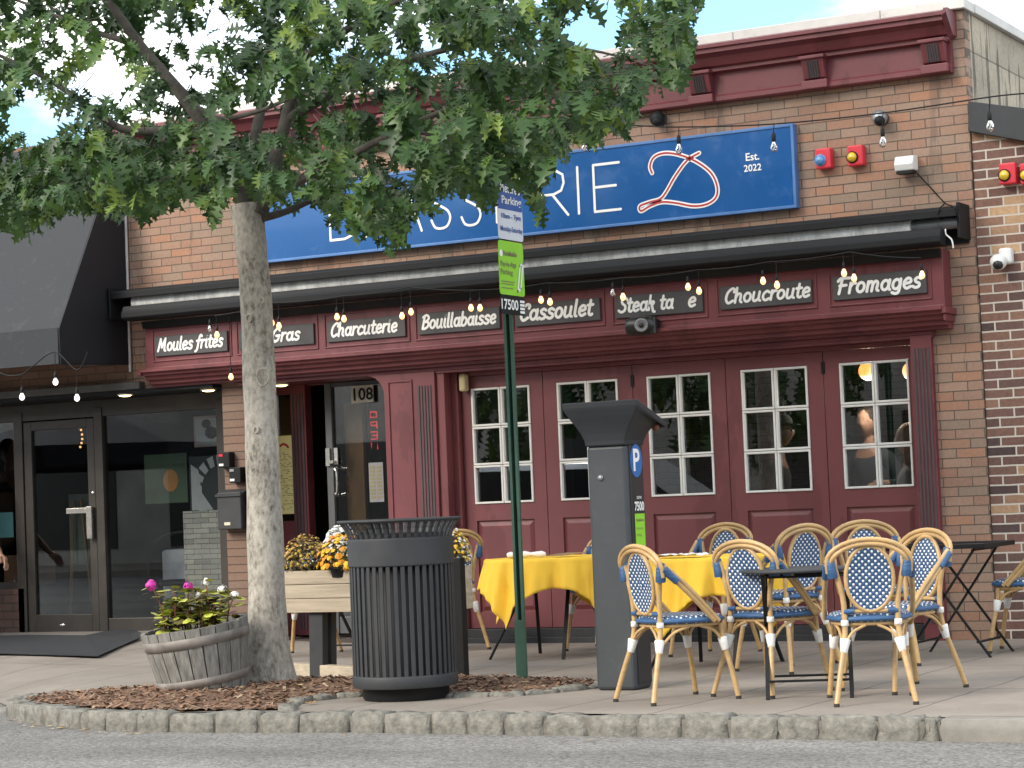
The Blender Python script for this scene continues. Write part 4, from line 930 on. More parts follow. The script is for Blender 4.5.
lightstring('overhead cable of large clear unlit bulbs crossing above the blue sign', smooth_pts(ww, 6), [(atY(a, b, YW), atY(c, d, YW)) for (a, b), (c, d) in bw], 0, True, 1.0)
YL = -1.15
hl = [(-40, 352), (0, 373), (20, 375), (33, 366), (55, 352), (77, 370), (88, 352)]
lightstring('three glowing white bulbs hanging under the charcoal awning', smooth_pts([atY(x, y, YL) for x, y in hl], 5), [(atY(a, b, YL), atY(c, d, YL)) for (a, b), (c, d) in (((22, 396), (21, 376)), ((55.5, 381), (55, 352)), ((77, 397), (77, 370)))], 2, True, .78)

# ================================================================== CAFE FURNITURE
def weave(name, axes, pitch, seed=0):
    m, n, l, b = nodes(name); t = n.new('ShaderNodeTexCoord'); sp = n.new('ShaderNodeSeparateXYZ'); l.new(t.outputs['Object'], sp.inputs[0])
    outs = []
    for ax in axes:
        q = n.new('ShaderNodeMath'); q.operation = 'MULTIPLY'; q.inputs[1].default_value = math.pi/pitch; l.new(sp.outputs[ax], q.inputs[0])
        c = n.new('ShaderNodeMath'); c.operation = 'COSINE'; l.new(q.outputs[0], c.inputs[0]); outs.append(c.outputs[0])
    p = n.new('ShaderNodeMath'); p.operation = 'MULTIPLY'; l.new(outs[0], p.inputs[0]); l.new(outs[1], p.inputs[1])
    mr = n.new('ShaderNodeMapRange'); mr.inputs[1].default_value = .38; mr.inputs[2].default_value = .50; l.new(p.outputs[0], mr.inputs[0])
    mm = n.new('ShaderNodeMix'); mm.data_type = 'RGBA'; mm.inputs[6].default_value = (.028, .075, .17, 1); mm.inputs[7].default_value = (.78, .78, .76, 1)
    l.new(mr.outputs[0], mm.inputs[0]); l.new(mm.outputs[2], b.inputs['Base Color']); b.inputs['Roughness'].default_value = .4
    ab = n.new('ShaderNodeMath'); ab.operation = 'ABSOLUTE'; l.new(p.outputs[0], ab.inputs[0])
    bp = n.new('ShaderNodeBump'); bp.inputs['Strength'].default_value = .7; bp.inputs['Distance'].default_value = .004; l.new(ab.outputs[0], bp.inputs['Height']); l.new(bp.outputs[0], b.inputs['Normal'])
    return m
m_wb = weave('blue_white_back_weave', 'XZ', .0165); m_ws = weave('blue_white_seat_weave', 'XY', .0165)
m_cane = mat('bamboo_cane', (.47, .305, .135), .35, var=.22, scale=5, stretch=(1, 1, 3), dirt=(.26, .15, .06), dirtamt=.35)
m_bw = mat('blue_binding', (.033, .095, .215), .45, var=.2, scale=40, stretch=(.3, .3, 2), bump=.5, bscale=60)
m_ww = mat('white_binding', (.75, .74, .71), .5, var=.08, scale=40, bump=.3, bscale=60)
m_tape = mat('bright_blue_tape', (.02, .2, .62), .5)
m_cap = mat('rubber_cap', (.03, .025, .02), .7)
def make_chair():
    t = thing('bistro_chair', 'x', 'chair')
    W0 = .165
    hooppts = []
    for off in (-1, 1):
        arch = [(-.2, -.2, .67), (-.205, -.206, .715)]+[(-.205*math.cos(a), -.21-.03*math.sin(a), .715+.112*math.sin(a)) for a in [math.pi*i/14 for i in range(1, 14)]]+[(.205, -.206, .715), (.2, -.2, .67)]
        hooppts.append([(x*(1+.035*off), y+.0, z+.012*off*(1 if z > .73 else 0)) for x, y, z in arch])
    mb = MB()
    for h in hooppts: mb.tube(h, .0125, 8)
    mb.build('hoop', m_cane, t)
    mb = MB(); n_ = 28; mb.tube([(.120*math.cos(2*math.pi*i/n_), -.207-.03*(math.sin(2*math.pi*i/n_)+.2)*.6, .638+.166*math.sin(2*math.pi*i/n_)) for i in range(n_)], .0115, 8, closed=True)
    mb.build('back_ring', m_cane, t)
    mb = MB(); rings = 5; vs = [(0, -.2095, .638)]
    for k_ in range(1, rings+1):
        for i in range(n_):
            a = 2*math.pi*i/n_; r = k_/rings; vs.append((.114*r*math.cos(a), -.207-.03*(math.sin(a)*r+.2)*.6+.012*(1-r*r), .638+.161*r*math.sin(a)))
    fs = [(0, 1+i, 1+(i+1) % n_) for i in range(n_)]
    for k_ in range(rings-1):
        for i in range(n_): j = (i+1) % n_; fs.append((1+k_*n_+i, 1+(k_+1)*n_+i, 1+(k_+1)*n_+j, 1+k_*n_+j))
    v2 = [(x, y-.008, z) for x, y, z in vs]; o_ = len(vs)
    mb.add(vs, [f[::-1] for f in fs], 0, True); mb.add(v2, fs, 0, True); mb.build('backrest', m_wb, t)
    # seat: rounded pad with rolled edge
    mb = MB(); n_ = 32
    def outline(k_, z):
        out = []
        for i in range(n_):
            a = 2*math.pi*i/n_; c, s_ = math.cos(a), math.sin(a); e = .55
            x = .205*k_*math.copysign(abs(c)**e, c); y = .2*k_*math.copysign(abs(s_)**e, s_)
            x *= 1-.24*max(0, -y/.2); out.append((x, y+.01, z))
        return out
    lv = [outline(.94, .415), outline(1.0, .425), outline(1.02, .44), outline(.99, .455), outline(.9, .462), outline(.5, .456), outline(.01, .454)]
    vs = sum(lv, []); fs = []
    for k_ in range(len(lv)-1):
        for i in range(n_): j = (i+1) % n_; fs.append((k_*n_+i, k_*n_+j, (k_+1)*n_+j, (k_+1)*n_+i))
    mb.add(vs, fs, 0, True); mb.add(lv[0], [tuple(range(n_))[::-1]]); seat = mb.build('seat', m_ws, t)
    mb = MB(); rim = [(x*1.005, y*1.005, .434) for x, y, z in outline(1.02, 0) ]; mb.tube(rim, .013, 8, closed=True); mb.build('seat_roll', m_bw, seat)
    mb = MB(); mb.tube([(x*.93, y*.93, .408) for x, y, z in outline(1.0, 0)], .011, 6, closed=True); mb.build('seat_rail', m_cane, t)
    for sx in (-1, 1):
        rear = [(sx*.198, -.285, .012), (sx*.172, -.245, .16), (sx*.142, -.198, .32), (sx*.134, -.185, .42), (sx*.140, -.188, .55), (sx*.168, -.196, .67), (sx*.182, -.204, .73)]
        front = [(sx*.215, .235, .012), (sx*.200, .21, .16), (sx*.182, .175, .32), (sx*.178, .165, .41)]
        for path in (rear, front):
            mb = MB(); mb.tube(smooth_pts(path, 4), .0145, 9); lg = mb.build('leg', m_cane, t)
            f = Vector(path[0]); mb = MB(); mb.tube([f+Vector((0, 0, -.012)), f+Vector((0, 0, .006))], .0155, 9); mb.build('foot_cap', m_cap, lg)
        mb = MB()
        for dd in (0, 1):
            mb.tube(smooth_pts([(sx*(.207+.004*dd), -.206+.014*dd, .72+.012*dd), (sx*.224, -.06+.022*dd, .585+.01*dd), (sx*.226, .10+.026*dd, .425)], 4), .013, 8)
        mb.build('armrest', m_cane, t)
        for a, b, c in (((sx*.146, -.202, .29), (sx*.10, -.196, .365), (sx*.03, -.18, .402)), ((sx*.146, -.202, .29), (sx*.16, -.12, .37), (sx*.178, -.03, .402)), ((sx*.186, .18, .29), (sx*.13, .178, .37), (sx*.05, .172, .402)), ((sx*.186, .18, .29), (sx*.188, .12, .37), (sx*.188, .03, .402))):
            mb = MB(); mb.tube(smooth_pts([a, b, c], 4), .0085, 6); mb.build('brace', m_cane, t)
        for nm, a, b, r0_, r1_, m_ in (('binding', (sx*.149, -.208, .265), (sx*.136, -.195, .335), .019, .028, m_ww), ('binding', (sx*.188, .183, .265), (sx*.179, .172, .335), .019, .027, m_ww), ('binding', (sx*.134, -.185, .40), (sx*.135, -.185, .43), .02, .02, m_ww),
                                ('shoulder_binding', (sx*.184, -.2, .645), (sx*.196, -.204, .745), .029, .0235, m_bw)):
            mb = MB(); a, b = Vector(a), Vector(b); mb.tube([a, a.lerp(b, .05), a.lerp(b, .95), b], [r0_*.9, r0_, r1_, r1_*.9], 10)
            if nm == 'shoulder_binding': mb.tube([(sx*.210, -.195, .715), (sx*.219, -.12, .645)], [.024, .0195], 10)
            mb.build(nm, m_, t)
        mb = MB(); mb.tube([(sx*.136, -.190, .472), (sx*.085, -.195, .474)], .0135, 8); mb.build('stretcher_binding', m_bw, t)
    mb = MB(); mb.tube([(-.136, -.19, .473), (.136, -.19, .473)], .010, 8); mb.build('stretcher', m_cane, t)
    return t
proto = make_chair()
def face(fx, fy): return math.atan2(-fx, fy)
G_CH = 'blue and white woven bistro chairs'
chairs = [  # x, y of the chair's middle, facing direction, stretch
 (-.43, -4.43, .56, .83, 1.0, 'woven bistro chair right beside the parking meter, back to the road'),
 (.66, -4.42, -.38, .92, 1.0, 'nearest bistro chair, its whole oval back towards the road by the small black table'),
 (.60, -3.80, -.5, -.87, 1.02, 'bistro chair on the right side of the small black table, turned towards it'),
 (-.05, -4.02, .25, .97, 1.0, 'bistro chair on the left side of the small black table, behind its rim'),
 (-1.60, -1.25, -.1, -1, 1.06, 'bistro chair between the right yellow table and the folding doors'),
 (-.55, -2.55, -.86, .5, 1.06, 'bistro chair at the right end of the right yellow table'),
 (-.12, -2.15, .5, -.87, 1.06, 'bistro chair behind the small black table, left of the glass topped table'),
 (.55, -1.05, -.95, -.1, 1.02, 'bistro chair at the right edge, in front of the dark brick wall'),
 (-4.06, -.66, -.8, .5, 1.08, 'bistro chair against the pilaster behind the litter bin'),
 (-5.05, -1.12, .3, -1, 1.0, 'bistro chair behind the planter box beside the tree trunk'),
 (-2.74, -.62, .05, -1, 1.0, 'bistro chair behind the left yellow table, half hidden by its cloth'),
]
for i, (x, y, fx, fy, zs_, lab) in enumerate(chairs):
    o = proto if i == 0 else copy_tree(proto)
    o.location = (x, y, ground_h(x, y)); o.rotation_euler = (0, 0, face(fx, fy)); o.scale = (1, 1, zs_); tag(o, lab, 'chair', G_CH)

def folding_base(t, cx, cy, rz, h, span=.24, width=.42):
    """two crossed steel legs frames with feet bars"""
    ca, sa = math.cos(rz), math.sin(rz)
    def T(x, y, z): return (cx+x*ca-y*sa, cy+x*sa+y*ca, z)
    for s in (-1, 1):
        for e in (-1, 1):
            mb = MB(); mb.bar(T(e*width/2, -s*span*.75, h), T(e*width/2, s*span, 0), .022, .012); mb.build('leg', m_black, t)
        mb = MB(); mb.bar(T(-width/2, s*span*.72, h*.14), T(width/2, s*span*.72, h*.14), .02, .012); mb.build('crossbar', m_black, t); mb = MB(); mb.bar(T(-width/2, -s*span*.7, h-.012), T(width/2, -s*span*.7, h-.012), .02, .012); mb.build('crossbar', m_black, t)
t3 = thing('bistro_table', 'small black round bistro table with folding legs', 'table', (.17, -4.12, 0))
mb = MB(); mb.lathe([(0, .662), (.27, .662), (.288, .665), (.292, .672), (.288, .68), (.27, .684), (0, .685)], (.14, -4.12, 0), 40); mb.build('tabletop', m_black2, t3)
folding_base(t3, .2, -4.12, R_(20), .655, .24, .44)
t4 = thing('glass_table', 'glass topped black table with crossed legs near the right wall', 'table', (.12, -1.35, 0))
mb = MB(); x0, x1, y0, y1 = -.22, .46, -1.68, -1.0
for q in ((x0, x1, y0, y0+.03), (x0, x1, y1-.03, y1), (x0, x0+.03, y0+.03, y1-.03), (x1-.03, x1, y0+.03, y1-.03)): mb.box(*q, .69, .72)
mb.build('rim', m_black, t4, bevel=.004)
mb = MB(); mb.box(x0+.03, x1-.03, y0+.03, y1-.03, .700, .712); mb.build('tabletop', glass('table_glass', (.75, .82, .78), 1.6), t4)
folding_base(t4, .16, -1.35, R_(90), .69, .28, .5)

m_cloth = mat('yellow_cloth', (.86, .53, .045), .8, var=.07, scale=3, bump=.45, bscale=9)
def table_cloth(cx, cy, hx, hy, top, half, rz, seed, flare=.10, hy_round=False):
    rn = random.Random(seed); n_ = 72; vs = []; fs = []
    ph = [rn.uniform(0, 6.28) for _ in range(6)]
    for i in range(n_+1):
        for j in range(n_+1):
            u = (2*i/n_-1)*(hx+half); v = (2*j/n_-1)*(hy+half)
            rr_ = math.hypot(u, v); kq = 1 if rr_ <= hx or not hy_round else hx/rr_
            qx, qy = (u*kq, v*kq) if hy_round else (max(-hx, min(hx, u)), max(-hy, min(hy, v))); ex, ey = u-qx, v-qy; d = math.hypot(ex, ey)
            if d < 1e-6: vs.append((u, v, top+.0015*math.sin(9*u+ph[0])*math.sin(8*v)+.004*max(0, 1-abs(v)/.02)+.004*max(0, 1-abs(u)/.02))); continue
            nx, ny = ex/d, ey/d; along = (u if abs(ey) > abs(ex) else v)
            wv = .018*math.sin(13*along+ph[1])+.012*math.sin(25*along+ph[2])
            if hy_round: wv = .034*math.sin(9*math.atan2(v, u)+ph[3])+.02*math.sin(17*math.atan2(v, u)+ph[4])+.010*math.sin(31*math.atan2(v, u)+ph[5]+4*d)
            elif abs(ex) > 1e-6 and abs(ey) > 1e-6: wv += .05*math.sin(2*math.atan2(abs(ny), abs(nx)))*math.sin(5*math.atan2(ny, nx)+ph[3])
            k_ = min(1, d/.12); off = .012*k_+flare*d*d/half*.5+wv*min(1, d/half)
            drop = d-.01*k_ if d > .02 else d*.4
            vs.append((qx+nx*off, qy+ny*off, top-max(0, drop)*.97))
    for i in range(n_):
        for j in range(n_): a = i*(n_+1)+j; fs.append((a, a+n_+1, a+n_+2, a+1))
    ca, sa = math.cos(rz), math.sin(rz)
    mb = MB(); mb.add([(cx+x*ca-y*sa, cy+x*sa+y*ca, z) for x, y, z in vs], fs, 0, True)
    return mb
def cloth_table(cx, cy, hx, hy, top, half, rz, seed, lab, clab, legs):
    t = thing('cafe_table', lab, 'table', (cx, cy, 0), group='black cafe tables under yellow cloths')
    ca, sa = math.cos(rz), math.sin(rz)
    mb = MB(); mb.prism([(cx+x*ca-y*sa, cy+x*sa+y*ca, top-.03) for x, y in [((hx-.01)*math.cos(i*.2618), (hx-.01)*math.sin(i*.2618)) for i in range(24)]], (0, 0, .026)); mb.build('tabletop', m_black, t)
    for a, b in legs:
        mb = MB(); mb.bar(a, b, .024, .014); mb.build('leg', m_black, t)
    p, q = [(Vector(legs[i][0]).lerp(Vector(legs[i][1]), .12)) for i in (0, 1)]
    mb = MB(); mb.bar(p, q, .02, .014); mb.build('crossbar', m_black, t)
    c = table_cloth(cx, cy, hx, hx, top, half, rz, seed, hy_round=True).build('tablecloth', m_cloth)
    md = c.modifiers.new('thick', 'SOLIDIFY'); md.thickness = .003; md.offset = 1
    tag(c, clab, 'tablecloth', 'yellow tablecloths'); return t
def L4(cx, cy, w_, d_, h):
    return [((cx-w_*.2, cy-d_*.1, h), (cx-w_, cy-d_, 0)), ((cx+w_*.5, cy-d_*.1, h), (cx+w_*.62, cy-d_, 0)), ((cx+w_*.55, cy+d_*.1, h), (cx+w_*.9, cy+d_, 0)), ((cx-w_*.4, cy+d_*.1, h), (cx-w_*.7, cy+d_, 0))]
cloth_table(-2.80, -1.35, .46, .46, .70, .22, R_(31), 4, 'black cafe table beneath the left yellow cloth', 'yellow cloth with a hanging corner on the table behind the green post', L4(-2.80, -1.35, .36, .28, .68))
cloth_table(-1.17, -2.15, .43, .43, .70, .25, R_(20), 9, 'black cafe table beneath the right yellow cloth', 'yellow cloth on the table between the parking meter and the chairs', L4(-1.18, -2.15, .36, .28, .68))
tj = thing('cafe_table', 'black cafe table behind the wooden planter box', 'table', (-4.45, -1.2, 0))
mb = MB(); mb.box(-4.8, -4.1, -1.5, -.9, .68, .705); mb.build('tabletop', m_black, tj, bevel=.006)
folding_base(tj, -4.45, -1.2, 0, .68, .3, .5)
m_nap = mat('napkin_linen', (.75, .74, .74), .8, var=.06, bump=.3, bscale=20)
o = MB(); o.tube(smooth_pts([(-3.05, -1.5, .728), (-2.9, -1.52, .732), (-2.75, -1.5, .728)], 4), [.018+.006*math.sin(i*2.1) for i in range(9)], 8); o = o.build('napkin', m_nap); tag(o, 'rolled white napkin on the left yellow cloth', 'napkin', 'napkins on the yellow cloths')
o = MB(); o.prism([(-2.78, -1.46, .712), (-2.62, -1.5, .712), (-2.5, -1.38, .725), (-2.66, -1.34, .725)], (0, 0, .006)); o = o.build('folded_menu', mat('kraft_menu', (.3, .19, .1), .7)); tag(o, 'brown folded menu card lying next to the rolled napkin', 'menu')
def crumple(cx, cy, z, r, seed):
    rn = random.Random(seed); mb = MB(); vs = []; n_ = 10
    for i in range(n_+1):
        for j in range(n_+1):
            x, y = (i/n_-.5)*r*2.2, (j/n_-.5)*r*1.3; vs.append((cx+x+rn.uniform(-.01, .01), cy+y+rn.uniform(-.01, .01), z+.012+.016*abs(math.sin(x*40+seed)*math.cos(y*33))+rn.uniform(0, .008)))
    return mb.add(vs, [(i*(n_+1)+j, (i+1)*(n_+1)+j, (i+1)*(n_+1)+j+1, i*(n_+1)+j+1) for i in range(n_) for j in range(n_)], 0, True)
o = crumple(-1.3, -2.4, .70, .15, 3).build('napkin', m_nap); tag(o, 'crumpled white napkins on the right yellow cloth', 'napkin', 'napkins on the yellow cloths')

# ================================================================== STREET FURNITURE
# litter bin
TX, TY = -2.16, -4.42
TR = thing('litter_bin', 'black slatted steel litter bin with flared top beside the kerb', 'litter bin', (TX, TY, 0))
mb = MB(); mb.lathe([(.24, 0), (.25, .02), (.25, .09), (.285, .095)], (TX, TY, 0), 40); mb.build('base', m_black, TR)
mb = MB(); mb.lathe([(.30, .075), (.305, .085), (.305, .135), (.3, .145), (.27, .145), (.27, .075), (.30, .075)], (TX, TY, 0), 48, cap=False); mb.build('lower_band', m_black2, TR)
mb = MB(); mb.lathe([(.302, .765), (.3065, .768), (.307, .772), (.307, .778), (.307, .912), (.307, .918), (.306, .922), (.30, .925), (.285, .92), (.285, .765), (.302, .765)], (TX, TY, 0), 48, cap=False); mb.build('upper_band', m_black2, TR)
ns = 44
for i in range(ns):
    a = 2*math.pi*i/ns; c, s = math.cos(a), math.sin(a)
    mb = MB(); p = Vector((TX+.295*c, TY+.295*s, 0)); up = (c, s, 0)
    mb.bar(p+Vector((0, 0, .13)), p+Vector((0, 0, .78)), .024, .010, up)
    # the slat flares out above the band
    prev = p+Vector((0, 0, .92))
    for r, z in ((.302, .945), (.314, .975), (.332, 1.0), (.345, 1.016)):
        q = Vector((TX+r*c, TY+r*s, z)); mb.bar(prev, q, .023, .008, up); prev = q
    mb.build('slat', m_black2, TR, bevel=.002, seg=1)
mb = MB(); mb.lathe([(.338, 1.012), (.36, 1.018), (.364, 1.026), (.358, 1.033), (.336, 1.03), (.332, 1.018), (.338, 1.012)], (TX, TY, 0), 48, cap=False); mb.build('rim', m_black2, TR)
mb = MB(); mb.lathe([(.262, .1), (.262, .95), (.25, .95), (.25, .12), (0, .12)], (TX, TY, 0), 32); mb.build('liner', mat('bin_liner', (.006, .006, .007), .6), TR)
# parking meter
m_meter = mat('meter_grey', (.040, .046, .053), .5, var=.08, scale=4, bump=.06, bscale=120, dirt=(.13, .13, .135), dirtamt=.15)
m_meter_b = mat('meter_panel', (.018, .019, .022), .4, var=.1)
PM = thing('parking_meter', 'tall dark grey parking pay station with flared hood', 'parking meter', (-1.06, -3.8, 0))
x0, x1, y0, y1 = -1.19, -.94, -3.91, -3.68
mb = MB(); mb.box(x0, x1, y0, y1, .0, 1.405); mb.build('body', m_meter, PM, bevel=.022, seg=3)
mb = MB(); mb.box(x1-.01, x1+.006, y0+.035, y1-.015, .03, 1.40); mb.build('front_panel', m_meter_b, PM, bevel=.004)
mb = MB(); prof = [(0, 1.40, 0), (.004, 1.43, 0), (.02, 1.47, 0), (.05, 1.52, .0), (.088, 1.572, 0), (.112, 1.60, 0), (.118, 1.615, 0), (.118, 1.648, 0)]
vs = []; n4 = 4
for o_, z, _ in prof:
    dz = lambda y: -.12*max(0, (y-y0))*(o_/.118) if o_ else 0
    ring = [(x0-o_, y0-.015-o_*.35), (x1+.006+o_*.92, y0-.015-o_*.35), (x1+.006+o_*.92, y1+.01+o_*.75), (x0-o_, y1+.01+o_*.75)]
    for x, y in ring: vs.append((x, y, z+dz(y)-(.22*(y-y0)*(o_/.118) if o_ > .1 else 0)))
fs = []
for k_ in range(len(prof)-1):
    for i in range(4): j = (i+1) % 4; fs.append((k_*4+i, k_*4+j, (k_+1)*4+j, (k_+1)*4+i))
fs += [tuple(range(len(vs)-4, len(vs))), (3, 2, 1, 0)]
mb.add(vs, fs, 0); mb.build('hood', mat('meter_hood', (.024, .027, .031), .55, var=.1, bump=.06, bscale=120, spec=.35), PM, bevel=.012, seg=2)
XM = x1+.0065; UY = (0, 1, 0)
mb = MB(); n_ = 28
def disc(mb, cy, cz, r, lift, mi=0, n_=28, sz=1.2): mb.add([(XM+lift, cy+r*math.cos(2*math.pi*i/n_), cz+r*sz*math.sin(2*math.pi*i/n_)) for i in range(n_)], [tuple(range(n_))], mi)
m_pb = mat('parking_blue', (.02, .13, .38), .35, var=.05)
disc(mb, -3.79, 1.31, .08, .002); text(mb, 'P', (XM, -3.79, 1.25), UY, UZ, height=.13, lift=.004, mi=1, bold=.02, align='C'); mb.build('parking_symbol', [m_pb, m_letw], PM)
m_lime = mat('lime_green', (.26, .60, .03), .45, var=.05)
mb = MB(); mb.add([(XM+.002, a, b) for a, b in ((-3.84, .74), (-3.71, .74), (-3.71, 1.005), (-3.84, 1.005))], [(0, 1, 2, 3)]); 
text(mb, 'ParkMobile', (XM, -3.775, .96), UY, UZ, width=.1, lift=.004, mi=1, bold=.02, align='C'); text(mb, 'Pay by App', (XM, -3.83, .91), UY, UZ, width=.09, lift=.004, mi=1); text(mb, 'Parking', (XM, -3.83, .87), UY, UZ, width=.07, lift=.004, mi=1)
mb.build('green_sticker', [m_lime, m_ink], PM)
mb = MB(); text(mb, '7500', (XM, -3.775, 1.02), UY, UZ, width=.125, height=.055, lift=.003, bold=.03, align='C'); text(mb, 'zone', (XM, -3.775, 1.09), UY, UZ, height=.016, lift=.003, align='C'); mb.build('number', m_letw, PM)
mb = MB(); mb.lathe([(.018, 0), (.016, .008), (0, .01)], (0, 0, 0), 12); k = mb.build('keyhole', m_alu, PM); k.matrix_parent_inverse = Matrix.Identity(4); k.rotation_euler = (R_(90), 0, 0); k.location = (-.045, -.112, 1.22)
mb = MB(); mb.ball((x1+.06, y1+.06, 1.505), .026, 10, 7, sc=(1, .6, 1)); mb.build('lamp_cover', mat('orange_lens', (.2, .07, .035), .4), PM)
# sign post
m_post = mat('green_post', (.03, .085, .058), .5, var=.2, scale=6, dirt=(.10, .15, .12), dirtamt=.35)
PX, PY = -1.955, -3.36
SP = MB(); SP.prism([(PX+a, PY+b, 0) for a, b in ((-.03, -.028), (-.012, -.028), (-.008, .012), (.008, .012), (.012, -.028), (.03, -.028), (.03, -.02), (.019, -.02), (.014, .022), (-.014, .022), (-.019, -.02), (-.03, -.02))], (0, 0, 3.15))
SP = SP.build('sign_post', m_post); tag(SP, 'slim green steel post carrying the parking signs', 'post')
o = MB(); o.prism([(PX+a, PY-.008+b, 0) for a, b in ((-.034, -.03), (.034, -.03), (.034, -.022), (-.034, -.022))], (0, 0, .38)); o.build('post_sleeve', m_post, SP)
XS = PX+.035
def plate(name, lab, y0, y1, z0, z1, m_, fn):
    y0, y1 = y0+.012, y1-.028; r = .02; pts = []
    for cy, cz, a0 in ((y1-r, z1-r, 0), (y0+r, z1-r, 90), (y0+r, z0+r, 180), (y1-r, z0+r, 270)):
        for i in range(4): a = R_(a0+30*i); pts.append((XS, cy+r*math.cos(a), cz+r*math.sin(a)))
    o = MB(); o.prism(pts, (.003, 0, 0)); o = o.build(name, m_); tag(o, lab, 'sign', 'parking signs on the green post')
    fn(o); o.location.y = -.055
XF = XS+.0031
def rect(mb, a0, a1, b0, b1, mi, lift=.001): mb.add([(XF+lift, a0, b0), (XF+lift, a1, b0), (XF+lift, a1, b1), (XF+lift, a0, b1)], [(0, 1, 2, 3)], mi)
m_signw = mat('sign_white', (.62, .66, .72), .45, var=.04); m_signb = mat('sign_deep_blue', (.02, .085, .33), .4, var=.05)
def s1_(o):
    mb = MB(); rect(mb, -3.468, -3.157, 2.90, 3.10, 0)
    text(mb, 'Metered', (XF, -3.31, 3.005), UY, UZ, width=.25, height=.06, lift=.003, mi=1, bold=.015, align='C'); text(mb, 'Parking', (XF, -3.295, 2.92), UY, UZ, width=.25, height=.065, lift=.003, mi=1, bold=.015, align='C')
    text(mb, '10am - 7pm', (XF, -3.305, 2.835), UY, UZ, width=.25, height=.042, lift=.003, mi=0, bold=.02, align='C'); text(mb, 'Monday-Saturday', (XF, -3.305, 2.755), UY, UZ, width=.285, height=.042, lift=.003, mi=0, bold=.015, align='C')
    mb.build('lettering', [m_signb, m_letw], o)
plate('parking_sign', 'blue and white metered parking sign, topmost on the green post', -3.485, -3.125, 2.715, 3.12, m_signw, s1_)
def s2_(o):
    mb = MB(); disc2 = [(XF+.002, -3.455+.022*math.cos(i*.52), 2.625+.022*math.sin(i*.52)) for i in range(12)]; mb.add(disc2, [tuple(range(12))], 1)
    text(mb, 'ParkMobile', (XF, -3.425, 2.612), UY, UZ, width=.17, height=.03, lift=.003, mi=0, bold=.03)
    text(mb, 'Pay-by-App', (XF, -3.465, 2.535), UY, UZ, width=.2, height=.045, lift=.003, mi=0, bold=.01); text(mb, 'Parking', (XF, -3.465, 2.485), UY, UZ, width=.15, height=.045, lift=.003, mi=0, bold=.01)
    for i, (z, w_) in enumerate(((2.45, .17), (2.435, .16), (2.41, .15))): rect(mb, -3.465, -3.465+w_, z, z+.006, 0, .002)
    for p, q in (((-3.215, 2.42), (-3.175, 2.58)), ((-3.215, 2.42), (-3.255, 2.40)), ((-3.255, 2.40), (-3.215, 2.56)), ((-3.215, 2.56), (-3.175, 2.58))): mb.ribbon([p, q], .014, (XF, 0, 0), UY, UZ, (1, 0, 0), 1, .002)
    mb.build('lettering', [m_ink, m_letw], o)
plate('parking_sign', 'lime green pay by app parking sign in the middle of the green post', -3.495, -3.135, 2.372, 2.705, m_lime, s2_)
def s3_(o):
    mb = MB(); text(mb, '17500', (XF, -3.475, 2.28), UY, UZ, width=.215, height=.065, lift=.003, bold=.02)
    for i in range(4): rect(mb, -3.235, -3.175, 2.265+i*.022, 2.28+i*.022, 0, .002)
    mb.build('lettering', m_letw, o)
plate('parking_sign', 'small black zone number sign 17500, lowest on the green post', -3.495, -3.135, 2.252, 2.366, m_black, s3_)

# ================================================================== PLANTERS
m_plank = mat('weathered_plank', (.42, .35, .26), .75, var=.28, scale=3, stretch=(.5, 6, 9), bump=.25, bscale=12, dirt=(.25, .15, .08), dirtamt=.5)
PB = thing('planter_box', 'long raised pale plank planter box on black legs', 'planter', (-3.1, -3.1, 0))
PB.location = (-2.44, -3.2, 0); PBM = PB.matrix_basis.copy()
def pl(x, y, z): return PBM @ Vector((x, y, z))
class LB(MB):            # built in the planter's own axes: x along the front, y away from the road
    def build(s, *a, **k):
        s.v = [tuple(PBM @ Vector(v)) for v in s.v]; return MB.build(s, *a, **k)
LX = -1.42
for i in range(3):
    z = .435+i*.092
    for y in (0, .21): mb = LB(); mb.box(LX, -.08, y, y+.03, z, z+.089); mb.build('plank', m_plank, PB, bevel=.004)
for x in (LX, -.11): mb = LB(); mb.box(x, x+.03, .031, .209, .435, .708); mb.build('end_board', m_plank, PB)
mb = LB(); mb.box(LX+.03, -.11, .03, .21, .44, .68); mb.build('soil', mat('potting_soil', (.012, .01, .009), .95), PB)
for x0_ in (-1.2, -.2):
    for y in (.035, .14): mb = LB(); mb.prism([(x0_-.02, y, 0), (x0_+.085, y, 0), (x0_+.1, y, .434), (x0_-.005, y, .434)], (0, .065, 0)); mb.build('leg', m_black2, PB, bevel=.004)
BPX = atZ(461, 682); bp_ = thing('steel_post', 'slim black steel post standing right of the litter bin', 'post', (BPX.x, BPX.y, 0))
mb = MB(); mb.box(BPX.x-.035, BPX.x+.03, BPX.y, BPX.y+.06, -.02, .77); mb.build('post', m_black, bp_, bevel=.006)
mb = MB(); mb.box(BPX.x-.075, BPX.x-.036, BPX.y, BPX.y+.05, .36, .46); mb.build('latch', m_black, bp_, bevel=.004)
mb = MB(); mb.box(BPX.x-.06, BPX.x-.036, BPX.y+.01, BPX.y+.04, .0, .355); mb.build('rail', m_black2, bp_)
e0, e1 = atZ(268, 675.5), atZ(350, 681); e1 = e1+(e1-e0)*.55
o = MB(); o.bar(e0+Vector((.02, .04, .035)), e1+Vector((.02, .04, .035)), .08, .11); o = o.build('timber_edging', m_plank, bevel=.006); tag(o, 'pale timber beam edging the bark bed behind the trunk', 'edging')

